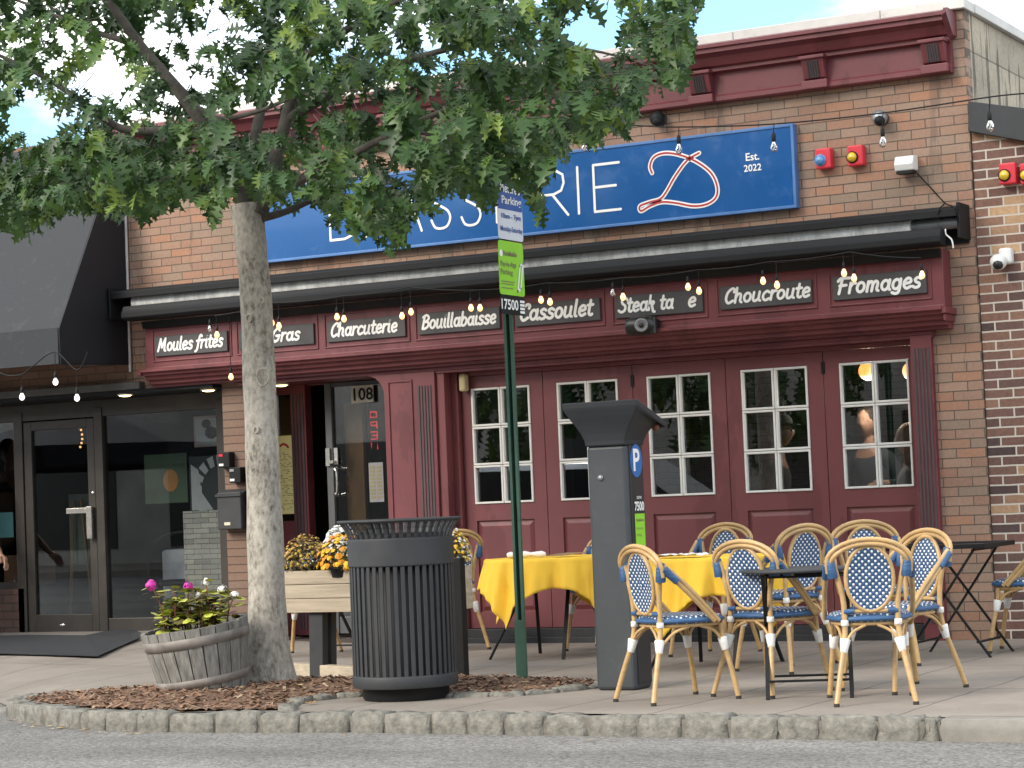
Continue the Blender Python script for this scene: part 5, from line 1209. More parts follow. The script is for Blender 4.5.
m_green = mat('plant_leaf', (.06, .10, .022), .5, var=.4, scale=20)
m_olive = mat('olive_leaf', (.10, .085, .03), .6, var=.4, scale=20)
def mum(cx, cy, z0, rx, rz_, name, lab, cols, leafm, seed, nb=260, br=.012):
    rn = random.Random(seed); t = thing(name, lab, 'plant', (cx, cy, z0), group='potted chrysanthemums in the planter box')
    mb = MB()
    mb.lathe([(rx*.55, .0), (rx*.6, .06), (rx*.62, .065), (rx*.58, .05)], (cx, cy, z0), 16); mb.build('pot', m_black, t)
    bl = MB(); lf = MB()
    for i in range(nb):
        u = rn.random(); a = rn.uniform(0, 6.283); el = math.acos(1-u*1.02) if u < .98 else 1.5
        rr = rn.uniform(.86, 1.06); x, y, z = cx+rx*rr*math.sin(el)*math.cos(a), cy+rx*rr*math.sin(el)*math.sin(a), z0+.06+rz_*rr*math.cos(el)
        nrm = Vector((math.sin(el)*math.cos(a), math.sin(el)*math.sin(a), math.cos(el)+.3)).normalized(); e1 = nrm.orthogonal().normalized(); e2 = nrm.cross(e1); r = br*rn.uniform(.7, 1.25); P = Vector((x, y, z))
        k_ = 7; ring = [P+(e1*math.cos(q*6.283/k_)+e2*math.sin(q*6.283/k_))*r*(1 if q % 2 else .85) for q in range(k_)]
        bl.add([P+nrm*r*.55]+ring, [(0, 1+q, 1+(q+1) % k_) for q in range(k_)], rn.choice(range(len(cols))))
    for i in range(int(nb*1.5)):
        a = rn.uniform(0, 6.283); el = math.acos(rn.uniform(-.15, 1)); rr = rn.uniform(.5, .98)
        P = Vector((cx+rx*rr*math.sin(el)*math.cos(a), cy+rx*rr*math.sin(el)*math.sin(a), z0+.05+rz_*rr*max(0, math.cos(el)))); d = Vector((rn.uniform(-1, 1), rn.uniform(-1, 1), rn.uniform(-.4, .8))).normalized(); s_ = d.orthogonal().normalized(); L_ = rn.uniform(.018, .035)
        lf.add([P, P+d*L_*.5+s_*L_*.3, P+d*L_, P+d*L_*.5-s_*L_*.3], [(0, 1, 2, 3)])
    lf.build('foliage', leafm, t); bl.build('blossoms', cols, t)
mY = mat('yellow_petal', (.85, .50, .02), .6, var=.2, scale=60); mY2 = mat('deep_yellow_petal', (.62, .25, .01), .6); mWp = mat('white_petal', (.8, .78, .74), .6); mR1 = mat('rust_petal', (.40, .23, .03), .7, var=.4, scale=60); mR2 = mat('brown_petal', (.16, .085, .025), .7); mR3 = mat('straw_petal', (.46, .34, .06), .7)
def mp_(t_, d): q = pl(t_, d, 0); return q.x, q.y
mum(*mp_(-1.27, .12), .67, .155, .21, 'chrysanthemum', 'fading rust brown chrysanthemum at the left end of the planter', [mR1, mR2, mR3], m_olive, 1, 420, .011)
mum(*mp_(-1.12, .33), .73, .13, .2, 'chrysanthemum', 'white chrysanthemum behind the yellow ones in the planter', [mWp], m_green, 2, 260, .018)
mum(*mp_(-.95, .08), .66, .165, .22, 'chrysanthemum', 'bright yellow chrysanthemum left of the litter bin', [mY, mY2], m_green, 3, 130, .024)
mum(*mp_(-.15, .13), .68, .11, .2, 'chrysanthemum', 'pale yellow and white chrysanthemum right of the litter bin', [mY, mWp, mR3], m_olive, 5, 240, .013)

# half barrel, leaning a little to the road
m_barrel = mat('silver_oak', (.215, .205, .185), .8, var=.45, scale=5, stretch=(7, 7, .8), bump=.5, bscale=14, dirt=(.07, .068, .065), dirtamt=.6)
m_hoop = mat('barrel_hoop', (.21, .185, .165), .6, metal=.2, var=.4, scale=8, dirt=(.28, .27, .25), dirtamt=.3)
BC = atZ(181, 696, .035); BR = thing('barrel_planter', 'weathered grey half barrel planter leaning on the bark bed', 'planter', (0, 0, 0))
mb = MB(); n_ = 22; r0, r1, hh = .25, .325, .415
for i in range(n_):
    a0, a1 = 2*math.pi*i/n_+.012, 2*math.pi*(i+1)/n_-.012; cols_ = []
    vs = []
    for z in (0, .14, .28, hh+rnd.uniform(-.004, .004)):
        r = r0+(r1-r0)*(z/hh)+.008*math.sin(z/hh*3.14)
        for rr, a in ((r, a0), (r, a1), (r-.024, a1), (r-.024, a0)): vs.append((rr*math.cos(a), rr*math.sin(a), z))
    fs = []
    for k_ in range(3):
        for q in range(4): q2 = (q+1) % 4; fs.append((k_*4+q, k_*4+q2, (k_+1)*4+q2, (k_+1)*4+q))
    fs.append((12, 13, 14, 15)); mb.add(vs, fs, 0)
stv = mb.build('staves', m_barrel, BR)
for z0, z1 in ((.065, .115), (.305, .365)):
    mb = MB(); f = lambda z: r0+(r1-r0)*(z/hh)+.008*math.sin(z/hh*3.14); mb.lathe([(f(z0)+.001, z0), (f(z0)+.006, z0+.002), (f(z1)+.006, z1-.002), (f(z1)+.001, z1)], (0, 0, 0), 44, cap=False); mb.build('hoop', m_hoop, BR)
mb = MB(); mb.lathe([(r1-.035, .35), (.15, .36), (0, .365)], (0, 0, 0), 24); mb.build('soil', mat('barrel_soil', (.03, .022, .016), .95, bump=.8), BR)
BP = Vector((BC.x, BC.y+.25, .03)); BR.location = BP; BR.rotation_euler = (R_(4), R_(-7), .3)
bpos = lambda x, y, z: BR.matrix_basis @ Vector((x, y, z))
m_yg = mat('yellow_green_leaf', (.42, .44, .07), .5, var=.45, scale=25); m_rstem = mat('red_stem', (.22, .075, .045), .6, var=.3); m_ystem = mat('straw_stem', (.26, .17, .07), .7)
m_pink = mat('magenta_petal', (.62, .03, .36), .5, var=.15)
def flowerplant(lab, stems, petals, seed, leafm, stemm):
    rn = random.Random(seed); base = bpos(stems[0][0], stems[0][1], .36)
    t = thing('geranium', lab, 'plant', tuple(base), group='flowering plants in the half barrel')
    st, lf, fl_ = MB(), MB(), MB()
    for x, y, dx, dy, h, bloom in stems:
        p = bpos(x, y, .35); h *= 1.4; tip = p+Vector((dx, dy, h)); mid = p.lerp(tip, .5)+Vector((-dx*.15, -dy*.15, h*.12))
        path = smooth_pts([p, mid, tip], 5); st.tube(path, [.006-.003*i/len(path) for i in range(len(path))], 5)
        for i in range(rn.randint(18, 26)):
            q = path[rn.randint(3, len(path)-1)]; a = rn.uniform(0, 6.28); d = Vector((math.cos(a), math.sin(a), rn.uniform(-.5, .4))); s_ = Vector((-math.sin(a), math.cos(a), rn.uniform(-.4, .4))).normalized(); L_ = rn.uniform(.035, .075); o_ = q+d*rn.uniform(.0, .035)
            lf.add([o_, o_+d*L_*.35+s_*L_*.42, o_+d*L_*.8+s_*L_*.4, o_+d*L_, o_+d*L_*.8-s_*L_*.4, o_+d*L_*.35-s_*L_*.42], [(0, 1, 2, 3), (0, 3, 4, 5)], 0 if rn.random() < .7 else 1)
        if bloom:
            for i in range(26):
                d = Vector((rn.gauss(0, 1), rn.gauss(0, 1), rn.gauss(.3, 1))).normalized(); c = tip+d*rn.uniform(.012, .028)*bloom; e1 = d.orthogonal().normalized(); e2 = d.cross(e1); r = .012*bloom
                fl_.add([c+d*.004]+[c+(e1*math.cos(q*1.2566)+e2*math.sin(q*1.2566))*r for q in range(5)], [(0, 1+q, 1+(q+1) % 5) for q in range(5)])
    st.build('stems', stemm, t); lf.build('foliage', [leafm, m_olive], t); fl_.build('blossoms', petals, t)
rb = random.Random(12)
def randstems(xc, yc, n_, sp, h0, h1): return [(xc+rb.uniform(-.07, .07), yc+rb.uniform(-.06, .06), rb.uniform(-sp, sp), rb.uniform(-.06, .06), rb.uniform(h0, h1), 0) for _ in range(n_)]
flowerplant('geranium with magenta blooms at the left of the half barrel', [(-.17, -.05, -.09, -.02, .24, 1.3), (-.1, -.02, -.02, 0, .17, 0), (-.14, .02, -.03, .04, .21, 0)]+randstems(-.17, 0, 4, .07, .08, .19), m_pink, 4, m_yg, m_rstem)
flowerplant('yellowing geranium with one pink bloom in the middle of the barrel', [(-.04, -.04, .02, 0, .22, 1.1)]+randstems(-.02, 0, 5, .06, .08, .2), m_pink, 5, m_yg, m_rstem)
flowerplant('geranium with white blooms at the right of the half barrel', [(.06, -.05, -.03, 0, .17, .8), (.1, -.03, -.02, 0, .22, 1.0), (.16, -.03, .03, 0, .18, 1.1), (.2, -.02, .07, 0, .15, 1.0), (.2, -.1, .02, -.04, .02, 0)]+randstems(.13, 0, 6, .08, .08, .17), mWp, 6, m_yg, m_rstem)
dg_ = [(rb.uniform(-.08, .1), rb.uniform(.0, .1), rb.uniform(-.07, .07), rb.uniform(-.03, .05), rb.uniform(.16, .3), 0) for _ in range(26)]
o = MB()
for x, y, dx, dy, h, _ in dg_: p = bpos(x, y, .35); o.tube([p, p+Vector((dx*.5, dy*.5, h*.6)), p+Vector((dx, dy, h))], [.003, .0025, .0015], 4)
o = o.build('dried_stems', m_ystem); tag(o, 'tuft of thin dried reddish stalks in the half barrel', 'plant')
# ================================================================== THE OAK
def bark():
    m, n, l, b = nodes('oak_bark'); t = n.new('ShaderNodeTexCoord'); mp = n.new('ShaderNodeMapping'); mp.inputs['Scale'].default_value = (1, 1, .55); l.new(t.outputs['Object'], mp.inputs[0])
    vo = n.new('ShaderNodeTexVoronoi'); vo.inputs['Scale'].default_value = 42; vo.feature = 'F1'; l.new(mp.outputs[0], vo.inputs['Vector'])
    no = n.new('ShaderNodeTexNoise'); no.inputs['Scale'].default_value = 34; no.inputs['Detail'].default_value = 6; no.inputs['Roughness'].default_value = .7; l.new(mp.outputs[0], no.inputs['Vector'])
    n2 = n.new('ShaderNodeTexNoise'); n2.inputs['Scale'].default_value = 3; n2.inputs['Detail'].default_value = 3; l.new(mp.outputs[0], n2.inputs['Vector'])
    r = n.new('ShaderNodeValToRGB'); e = r.color_ramp.elements; e[0].position = .34; e[0].color = (.10, .085, .068, 1); e[1].position = .62; e[1].color = (.50, .46, .40, 1); k = e.new(.48); k.color = (.34, .31, .265, 1)
    a = n.new('ShaderNodeMath'); a.operation = 'MULTIPLY_ADD'; a.inputs[1].default_value = .35; l.new(n2.outputs['Fac'], a.inputs[0])
    s = n.new('ShaderNodeMath'); s.operation = 'MULTIPLY_ADD'; s.inputs[1].default_value = .75; s.inputs[2].default_value = -.03; l.new(no.outputs['Fac'], s.inputs[0]); l.new(s.outputs[0], a.inputs[2])
    l.new(a.outputs[0], r.inputs[0]); l.new(r.outputs[0], b.inputs['Base Color']); b.inputs['Roughness'].default_value = .9
    bp = n.new('ShaderNodeBump'); bp.inputs['Strength'].default_value = .8; bp.inputs['Distance'].default_value = .008; l.new(no.outputs['Fac'], bp.inputs['Height']); l.new(bp.outputs[0], b.inputs['Normal'])
    return m
m_bark = bark()
def leafmat():
    m, n, l, b = nodes('oak_leaf'); at = n.new('ShaderNodeAttribute'); at.attribute_name = 'tint'
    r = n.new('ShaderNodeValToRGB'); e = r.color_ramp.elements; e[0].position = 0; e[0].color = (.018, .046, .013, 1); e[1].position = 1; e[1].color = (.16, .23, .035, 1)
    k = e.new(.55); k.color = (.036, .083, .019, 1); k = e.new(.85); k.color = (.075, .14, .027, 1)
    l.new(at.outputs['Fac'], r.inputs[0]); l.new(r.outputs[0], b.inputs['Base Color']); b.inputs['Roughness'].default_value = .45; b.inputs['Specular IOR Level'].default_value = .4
    tr = n.new('ShaderNodeBsdfTranslucent'); mi = n.new('ShaderNodeMixShader'); mi.inputs[0].default_value = .22
    hs = n.new('ShaderNodeHueSaturation'); hs.inputs['Value'].default_value = 1.8; hs.inputs['Hue'].default_value = .485; l.new(r.outputs[0], hs.inputs['Color']); l.new(hs.outputs[0], tr.inputs[0])
    o = n['Material Output']; l.new(b.outputs[0], mi.inputs[1]); l.new(tr.outputs[0], mi.inputs[2]); l.new(mi.outputs[0], o.inputs[0])
    return m
m_leaf = leafmat()
# lobed oak leaf: half outline, mirrored about the midrib
LO = [(0, .008), (.14, .008), (.20, .05), (.235, .19), (.27, .21), (.31, .07), (.36, .065), (.42, .25), (.46, .30), (.49, .26), (.52, .075), (.57, .07), (.64, .26), (.69, .27), (.71, .2), (.73, .075), (.79, .07), (.86, .15), (.89, .13), (.90, .05), (1.0, .0)]
def leaf_template():
    vs, fs = [], []
    for x, y in LO:
        dz = -.22*x*x
        vs += [(x, 0, dz), (x, y, dz+.28*y), (x, -y, dz+.28*y)]
    for i in range(len(LO)-1):
        a, b = 3*i, 3*i+3
        fs += [(a, b, b+1, a+1), (a, a+2, b+2, b)]
    return np.array(vs), fs
LV, LF = leaf_template(); LFA = np.array(LF)
class Leaves:
    def __init__(s): s.V = []; s.T = []; s.n = 0
    def leaf(s, p, d, nrm, size, tint):
        d = d/np.linalg.norm(d); y = np.cross(nrm, d); y /= (np.linalg.norm(y)+1e-9); z = np.cross(d, y)
        cu = float(rl.uniform(.1, 2.4)); tw = float(rl.normal(0, .35)); wv_ = float(rl.uniform(.75, 1.2)); s.V.append(p+size*(LV[:, :1]*d+LV[:, 1:2]*wv_*y+(LV[:, 2:]*cu+tw*LV[:, :1]*LV[:, 1:2])*z)); s.T.append(tint); s.n += 1
    def build(s, name, m_, parent):
        k = len(LV); V = np.concatenate(s.V).astype(np.float32); nl = s.n
        F = (LFA[None]+(np.arange(nl)*k)[:, None, None]).reshape(-1).astype(np.int32); nf = nl*len(LFA)
        me = bpy.data.meshes.new(name); me.vertices.add(len(V)); me.vertices.foreach_set('co', V.reshape(-1)); me.loops.add(nf*4); me.loops.foreach_set('vertex_index', F)
        me.polygons.add(nf); me.polygons.foreach_set('loop_start', np.arange(nf, dtype=np.int32)*4); me.polygons.foreach_set('loop_total', np.full(nf, 4, np.int32))
        me.update(calc_edges=True); at = me.attributes.new('tint', 'FLOAT', 'POINT'); at.data.foreach_set('value', np.repeat(np.array(s.T, np.float32), k))
        me.materials.append(m_); me.polygons.foreach_set('use_smooth', np.ones(nf, bool))
        o = bpy.data.objects.new(name, me); col.objects.link(o); o.parent = parent
        if parent.type == 'EMPTY': o.matrix_parent_inverse = parent.matrix_basis.inverted()
        return o
TB = atZ(270, 683, .05); TREE = thing('oak_tree', 'street oak with grey mottled trunk and lobed leaves hanging before the shop sign', 'tree', (TB.x, TB.y, 0))
Yt = TB.y
def tp(px, py, dy=0.): return atY(px, py, Yt+dy)
tr = MB()
path = [tp(271, 690), tp(269, 660), tp(267, 600), tp(264, 500), tp(260, 400), tp(256, 300), tp(250, 235), tp(247, 205)]
rad = [.195, .140, .115, .108, .102, .097, .098, .106]
sp = smooth_pts(path, 6); rs = [np.interp(i/6, range(len(rad)), rad) for i in range(len(sp))]
rs = [r*(1+.02*math.sin(i*1.3)+.015*math.sin(i*.51)) for i, r in enumerate(rs)]
tr.tube(sp, rs, 22)
limbs = [ # (points px, dy), radii
 ([(249, 222, 0), (238, 178, -.05), (212, 135, -.15), (182, 95, -.25), (140, 45, -.35), (95, -20, -.5), (40, -110, -.6)], .085, .03),
 ([(258, 215, 0), (272, 170, .1), (286, 120, .2), (300, 60, .3), (318, -20, .4), (335, -140, .5)], .075, .025),
 ([(256, 220, 0), (250, 170, .25), (262, 100, .5), (270, 20, .6), (250, -120, .7)], .07, .02),
 ([(212, 135, -.15), (170, 132, -.35), (120, 128, -.5), (80, 100, -.7), (38, 74, -.8), (-20, 48, -.9), (-90, 30, -1)], .045, .012),
 ([(262, 205, 0), (300, 180, -.2), (345, 158, -.4), (400, 130, -.6), (470, 100, -.8), (540, 80, -.9)], .05, .012),
 ([(262, 218, 0), (285, 212, .2), (318, 198, .4), (350, 186, .6), (400, 184, .8), (450, 192, .9)], .035, .008),
 ([(286, 120, .2), (340, 90, .35), (410, 60, .5), (500, 40, .5), (590, 50, .4), (650, 66, .3)], .045, .010),
 ([(250, 190, 0), (225, 175, .3), (180, 190, .5), (130, 205, .6)], .03, .008),
 ([(238, 178, -.05), (190, 170, -.5), (130, 165, -.9), (70, 180, -1.2), (15, 215, -1.3)], .032, .008),
 ([(300, 60, .3), (380, 10, .1), (470, -30, -.2), (560, -60, -.3)], .04, .010),
 ([(182, 95, -.25), (215, 118, -.2), (256, 112, -.3), (300, 96, -.7), (360, 90, -1.0)], .03, .010),
 ([(400, 130, -.6), (450, 140, -.5), (500, 170, -.3), (525, 200, -.2)], .018, .005),
 ([(590, 50, .4), (620, 90, .35), (610, 130, .3)], .010, .004),
 ([(140, 45, -.35), (90, 30, -.2), (30, 5, 0), (-40, -20, .2)], .03, .01),
]
segs = []; lm = MB()
for pts, r0_, r1_ in limbs:
    P = smooth_pts([tp(x, y, d) for x, y, d in pts], 6); k = len(P)
    lm.tube(P, [r0_*.85+(r1_-r0_)*(i/(k-1))**.8 for i in range(k)], 10 if r0_ > .04 else 7)
    segs += [np.array(q) for q in P[2:]]
SEG = np.array(segs)
# lower edge of the crown, as surveyed
ENV = [(-400, 250), (0, 232), (40, 230), (62, 216), (100, 214), (132, 212), (150, 226), (166, 222), (182, 196), (200, 204), (215, 222), (228, 206), (245, 186), (262, 202), (290, 212), (312, 198), (328, 228), (345, 226), (360, 226), (375, 238), (392, 250), (405, 244), (415, 214), (440, 210), (455, 190), (470, 190), (484, 212), (493, 206), (497, 190), (522, 188), (527, 226), (540, 222), (549, 178), (562, 158), (580, 140), (594, 150), (612, 128), (626, 140), (640, 104), (652, 92), (666, 92), (682, 88), (694, 66), (702, 0), (720, -200), (760, -500)]
ex_, ey_ = zip(*ENV)
def env(px): return float(np.interp(px, ex_, ey_))
rl = np.random.default_rng(11); LV_ = Leaves(); twigs = MB()
holes = [(116, 60, 22), (62, 112, 17), (134, 82, 16), (72, 35, 8), (18, 108, 14), (265, 95, 20), (415, 30, 9), (480, 50, 9), (185, 60, 14), (570, 20, 18), (605, 12, 14), (155, 20, 12), (345, 20, 14), (240, 30, 12), (300, 160, 14), (345, 172, 16), (400, 165, 13), (425, 190, 9), (460, 165, 8), (320, 205, 8)]
def spray(c, dirv, nl, size, tbase):
    """a short twig with a rosette of leaves that droop from its end"""
    d = dirv/np.linalg.norm(dirv); tip = c+d*.16
    tw_ = toPix(tip); okt = tw_[1] < env(tw_[0])-14 and tw_[0] > 20
    if okt: twigs.tube([Vector(c-d*.04), Vector(c), Vector(c+d*.11)], [.003, .0025, .0018], 4, cap=False)
    for i in range(nl):
        t = rl.random(); p = c+d*(.16*t**.6-.02); a = rl.uniform(0, 6.283)
        side = np.array([math.cos(a), math.sin(a), rl.uniform(-.9, .25)])
        dd = d*.5+side*.8+np.array([0, 0, -.45]); dd /= np.linalg.norm(dd)
        nrm = np.array([rl.normal(.1, .45), rl.normal(-.55, .45), .85])
        px_, py_, _ = toPix(p+dd*size*.9)
        if py_ > env(px_)+rl.uniform(-16, 9): continue
        LV_.leaf(p, dd, nrm, size*rl.uniform(.5, 1.35), float(np.clip(tbase+rl.normal(0, .16), 0, 1)))
cnt = 0; ctr = np.array(tp(270, 60)); tries = 0
while cnt < 1430 and tries < 200000:
    tries += 1
    u = rl.uniform(-90, 705); v = rl.uniform(-60, 252)
    if rl.random() < .3: v = env(u)-rl.uniform(8, 75)
    e = env(u)
    if v > e-8: continue
    dyy = rl.uniform(-2.0, 1.7); p = np.array(atY(u, v, Yt+dyy))
    q = (p-ctr)/np.array([3.6, 2.2, 2.4])
    if q@q > 1.3: continue
    if any((u-a)**2+(v-b)**2 < (r+3)**2 for a, b, r in holes) and rl.random() < .96: continue
    if u > 520 and rl.random() < .35: continue
    # hugging branches first; outer shell fuller than the middle
    dmin = np.sqrt(((SEG-p)**2).sum(1)).min()
    if dmin > 1.15 or (dmin < .12): continue
    near_edge = (e-v) < 40
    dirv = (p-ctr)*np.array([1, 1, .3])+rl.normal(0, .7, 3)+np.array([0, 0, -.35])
    tb = .30+(.20 if dyy < -.6 else 0)+(.12 if near_edge else 0)+rl.normal(0, .14)+(.3 if rl.random() < .07 else 0)  # light put into the tint: leaves towards the road and rim are paler
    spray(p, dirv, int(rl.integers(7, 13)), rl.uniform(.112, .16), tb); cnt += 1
# upper crown above the picture
cnt = 0; c2 = np.array([ctr[0], ctr[1], 5.6])
while cnt < 420:
    d = rl.normal(0, 1, 3); d /= np.linalg.norm(d); p = c2+d*np.array([2.9, 2.1, 1.9])*rl.uniform(.45, 1.0)**.6
    u, v, _ = toPix(p)
    if v > -10 or u > 690: continue
    spray(p, d+np.array([0, 0, -.2]), 8, .18, .4+.2*d[2]); cnt += 1  # tint rises with height, skylight put into the leaf colour
trunk = tr.build('trunk', m_bark, TREE); m_limb = mat('dark_limb_bark', (.075, .066, .055), .9, var=.4, scale=14, bump=.6, bscale=40); lm.build('limbs', m_limb, trunk); twigs.build('twigs', m_limb, trunk)
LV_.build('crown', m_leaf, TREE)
# collar and knots on the trunk
mb = MB()
for px, py, r in ((263, 377, .045), (249, 318, .02), (256, 430, .016), (262, 300, .014)):
    c = atY(px, py, Yt-.10); n_ = 14; mb.tube([c+Vector((r*math.cos(i*6.283/n_), -.002*math.cos(i), r*1.2*math.sin(i*6.283/n_))) for i in range(n_)], .007, 6, closed=True)
mb.build('knot', m_bark, trunk)

# ================================================================== FALLEN LEAVES
m_dead = mat('fallen_leaf', (.28, .15, .05), .7, var=.4, scale=20); m_dead2 = mat('pale_fallen_leaf', (.46, .36, .2), .7, var=.3, scale=20)
fl2 = MB(); rn = random.Random(8)
def dead(x, y, z, s):
    a = rn.uniform(0, 6.28); c, sn = math.cos(a), math.sin(a); cu = rn.uniform(.2, .6)
    vs = [(x+s*(p[0]-.5)*c-s*p[1]*sn, y+s*(p[0]-.5)*sn+s*p[1]*c, z+.004+s*cu*abs(p[0]-.5)**2+abs(p[1])*s*cu*.5) for p in [(q[0], q[1]) for q in LO]+[(q[0], -q[1]) for q in LO[::-1]]]
    k = len(LO); mi = 0 if rn.random() < .55 else 1
    fl2.add(vs, [(i, i+1, 2*k-2-i, 2*k-1-i) for i in range(k-1)], mi)
for px, py, s in ((225, 698, .11), (222, 731, .1), (590, 741, .06), (345, 735, .05), (310, 705, .1), (280, 662, .09), (505, 676, .07), (320, 684, .07), (180, 714, .06)):
    p = atZ(px, py, .0); z = mulch_h(p.x, p.y)+.008 if inside(p.x, p.y, bed) else (-.098 if p.y < kerb_front(p.x)-.01 else .005)
    if z < 0: p = atZ(px, py, -.098)
    dead(p.x, p.y, z, s)
for _ in range(34):
    x = rn.uniform(-4.75, -3.2); y = kerb_front(x)-rn.uniform(.02, .16); dead(x, y, -.098, rn.uniform(.03, .06))
for _ in range(46):
    x, y = rn.uniform(-4.6, -1.4), rn.uniform(-5.2, -3.35)
    if inside(x, y, bed): dead(x, y, mulch_h(x, y)+.008, rn.uniform(.03, .07))
for _ in range(40):
    x, y = rn.uniform(-6, 2.5), rn.uniform(-6.2, -.3); 
    if inside(x, y, bed): continue
    k = kerb_front(x); dead(x, y, -.098 if y < k-.02 else ground_h(x, y)+.012, rn.uniform(.012, .035))
tag(fl2.build('fallen_leaves', [m_dead, m_dead2]), kind='stuff')

# ================================================================== PEOPLE
m_skin = mat('skin', (.42, .24, .165), .5, var=.06, scale=12); m_skin2 = mat('pale_skin', (.42, .26, .19), .5, var=.05)
def skinmesh(nodes_, edges, sub=2):
    """nodes_: [(x,y,z,r)], first is the root"""
    me = bpy.data.meshes.new('sk'); me.from_pydata([n_[:3] for n_ in nodes_], edges, []); o = bpy.data.objects.new('sk', me); col.objects.link(o)
    md = o.modifiers.new('s', 'SKIN'); md.use_smooth_shade = True
    sl = me.skin_vertices[0].data if me.skin_vertices else None
    if sl is None:
        bm = bmesh.new(); bm.from_mesh(me); bm.verts.layers.skin.verify(); bm.to_mesh(me); bm.free(); sl = me.skin_vertices[0].data
    for i, n_ in enumerate(nodes_): sl[i].radius = (n_[3], n_[3]); sl[i].use_root = (i == 0)
    sb = o.modifiers.new('b', 'SUBSURF'); sb.levels = sub; sb.render_levels = sub
    bpy.context.view_layer.update(); ev = o.evaluated_get(bpy.context.evaluated_depsgraph_get()); m2 = bpy.data.meshes.new_from_object(ev)
    bpy.data.objects.remove(o); out = ([tuple(v.co) for v in m2.vertices], [tuple(p.vertices) for p in m2.polygons]); bpy.data.meshes.remove(m2); return out
def head(mb, c, yaw, s=1.0, pitch=0.):
    n_, m_ = 24, 18; vs = []; fs = []; ca, sa = math.cos(yaw), math.sin(yaw)
    for i in range(m_+1):
        a = math.pi*i/m_
        for j in range(n_):
            t = 2*math.pi*j/n_; x, y, z = math.sin(a)*math.sin(t), math.sin(a)*math.cos(t), math.cos(a)
            X, Y, Z = .075*x, .095*y, .118*z
            if z < 0: X *= 1-.28*z*z; Y *= 1-.12*z*z
            if y > 0:
                Y += .026*math.exp(-((X/.013)**2+((Z+.012)/.026)**2)); Y -= .012*(math.exp(-(((X-.032)/.016)**2+((Z-.018)/.014)**2))+math.exp(-(((X+.032)/.016)**2+((Z-.018)/.014)**2)))
                Y += .008*math.exp(-((X/.025)**2+((Z+.062)/.010)**2)); Y += .010*math.exp(-((X/.03)**2+((Z+.1)/.018)**2)); Y -= .006*math.exp(-((X/.03)**2+((Z+.052)/.005)**2))
            X, Y, Z = X*s, Y*s, Z*s; Y, Z = Y*math.cos(pitch)+Z*math.sin(pitch), Z*math.cos(pitch)-Y*math.sin(pitch)
            vs.append((c[0]+X*ca-Y*sa, c[1]+X*sa+Y*ca, c[2]+Z))
    for i in range(m_):
        for j in range(n_): j2 = (j+1) % n_; fs.append((i*n_+j, (i+1)*n_+j, (i+1)*n_+j2, i*n_+j2))
    mb.add(vs, fs, 0, True)
    for sx in (-1, 1): mb.ball((c[0]+sx*.077*s*ca+.01*sa, c[1]+sx*.077*s*sa-.01*ca, c[2]-.005), .028*s, 8, 6, sc=(.45, .7, 1))
def hand(wrist, d, palmn, s=1.0, curl=.5):
    """five bent fingers and a thumb on a palm; d points along the hand, palmn is the palm's facing"""
    d = Vector(d).normalized(); pn = Vector(palmn); pn = (pn-d*pn.dot(d)).normalized(); sd_ = d.cross(pn); W = Vector(wrist); out = []
    pal = [(*W, .024*s), (*(W+d*.045*s), .032*s), (*(W+d*.085*s), .033*s)]
    out.append(skinmesh([(*(W-d*.02), .024*s)]+pal, [(0, 1), (1, 2), (2, 3)]))
    for k, (off, ln) in enumerate(((-.03, .068), (-.010, .078), (.010, .073), (.029, .057))):
        b = W+d*.07*s+sd_*off*.75*s; pts = [b]; ang = .18+curl*.35; cur = W+d*.092*s+sd_*off*s; pts.append(cur)
        for seg_, f in ((.45, 1.0), (.32, 1.7), (.23, 2.2)):
            a = ang*f; cur = cur+(d*math.cos(a)+pn*math.sin(a))*ln*seg_*s; pts.append(cur)
        rr = [.010, .0098, .009, .0082, .007]; out.append(skinmesh([(*p, r*s) for p, r in zip(pts, rr)], [(i, i+1) for i in range(4)]))
    b = W+d*.02*s-sd_*.018*s; t1 = W+d*.045*s-sd_*.046*s+pn*.012*s; t2 = t1+(d*.8-sd_*.25+pn*.3).normalized()*.034*s; t3 = t2+(d*.85+pn*.5).normalized()*.028*s
    out.append(skinmesh([(*b, .014*s), (*t1, .0125*s), (*t2, .0105*s), (*t3, .0085*s)], [(0, 1), (1, 2), (2, 3)])); return out
def add_all(mb, L_):
    for v, f in L_: mb.add(v, f, 0, True)
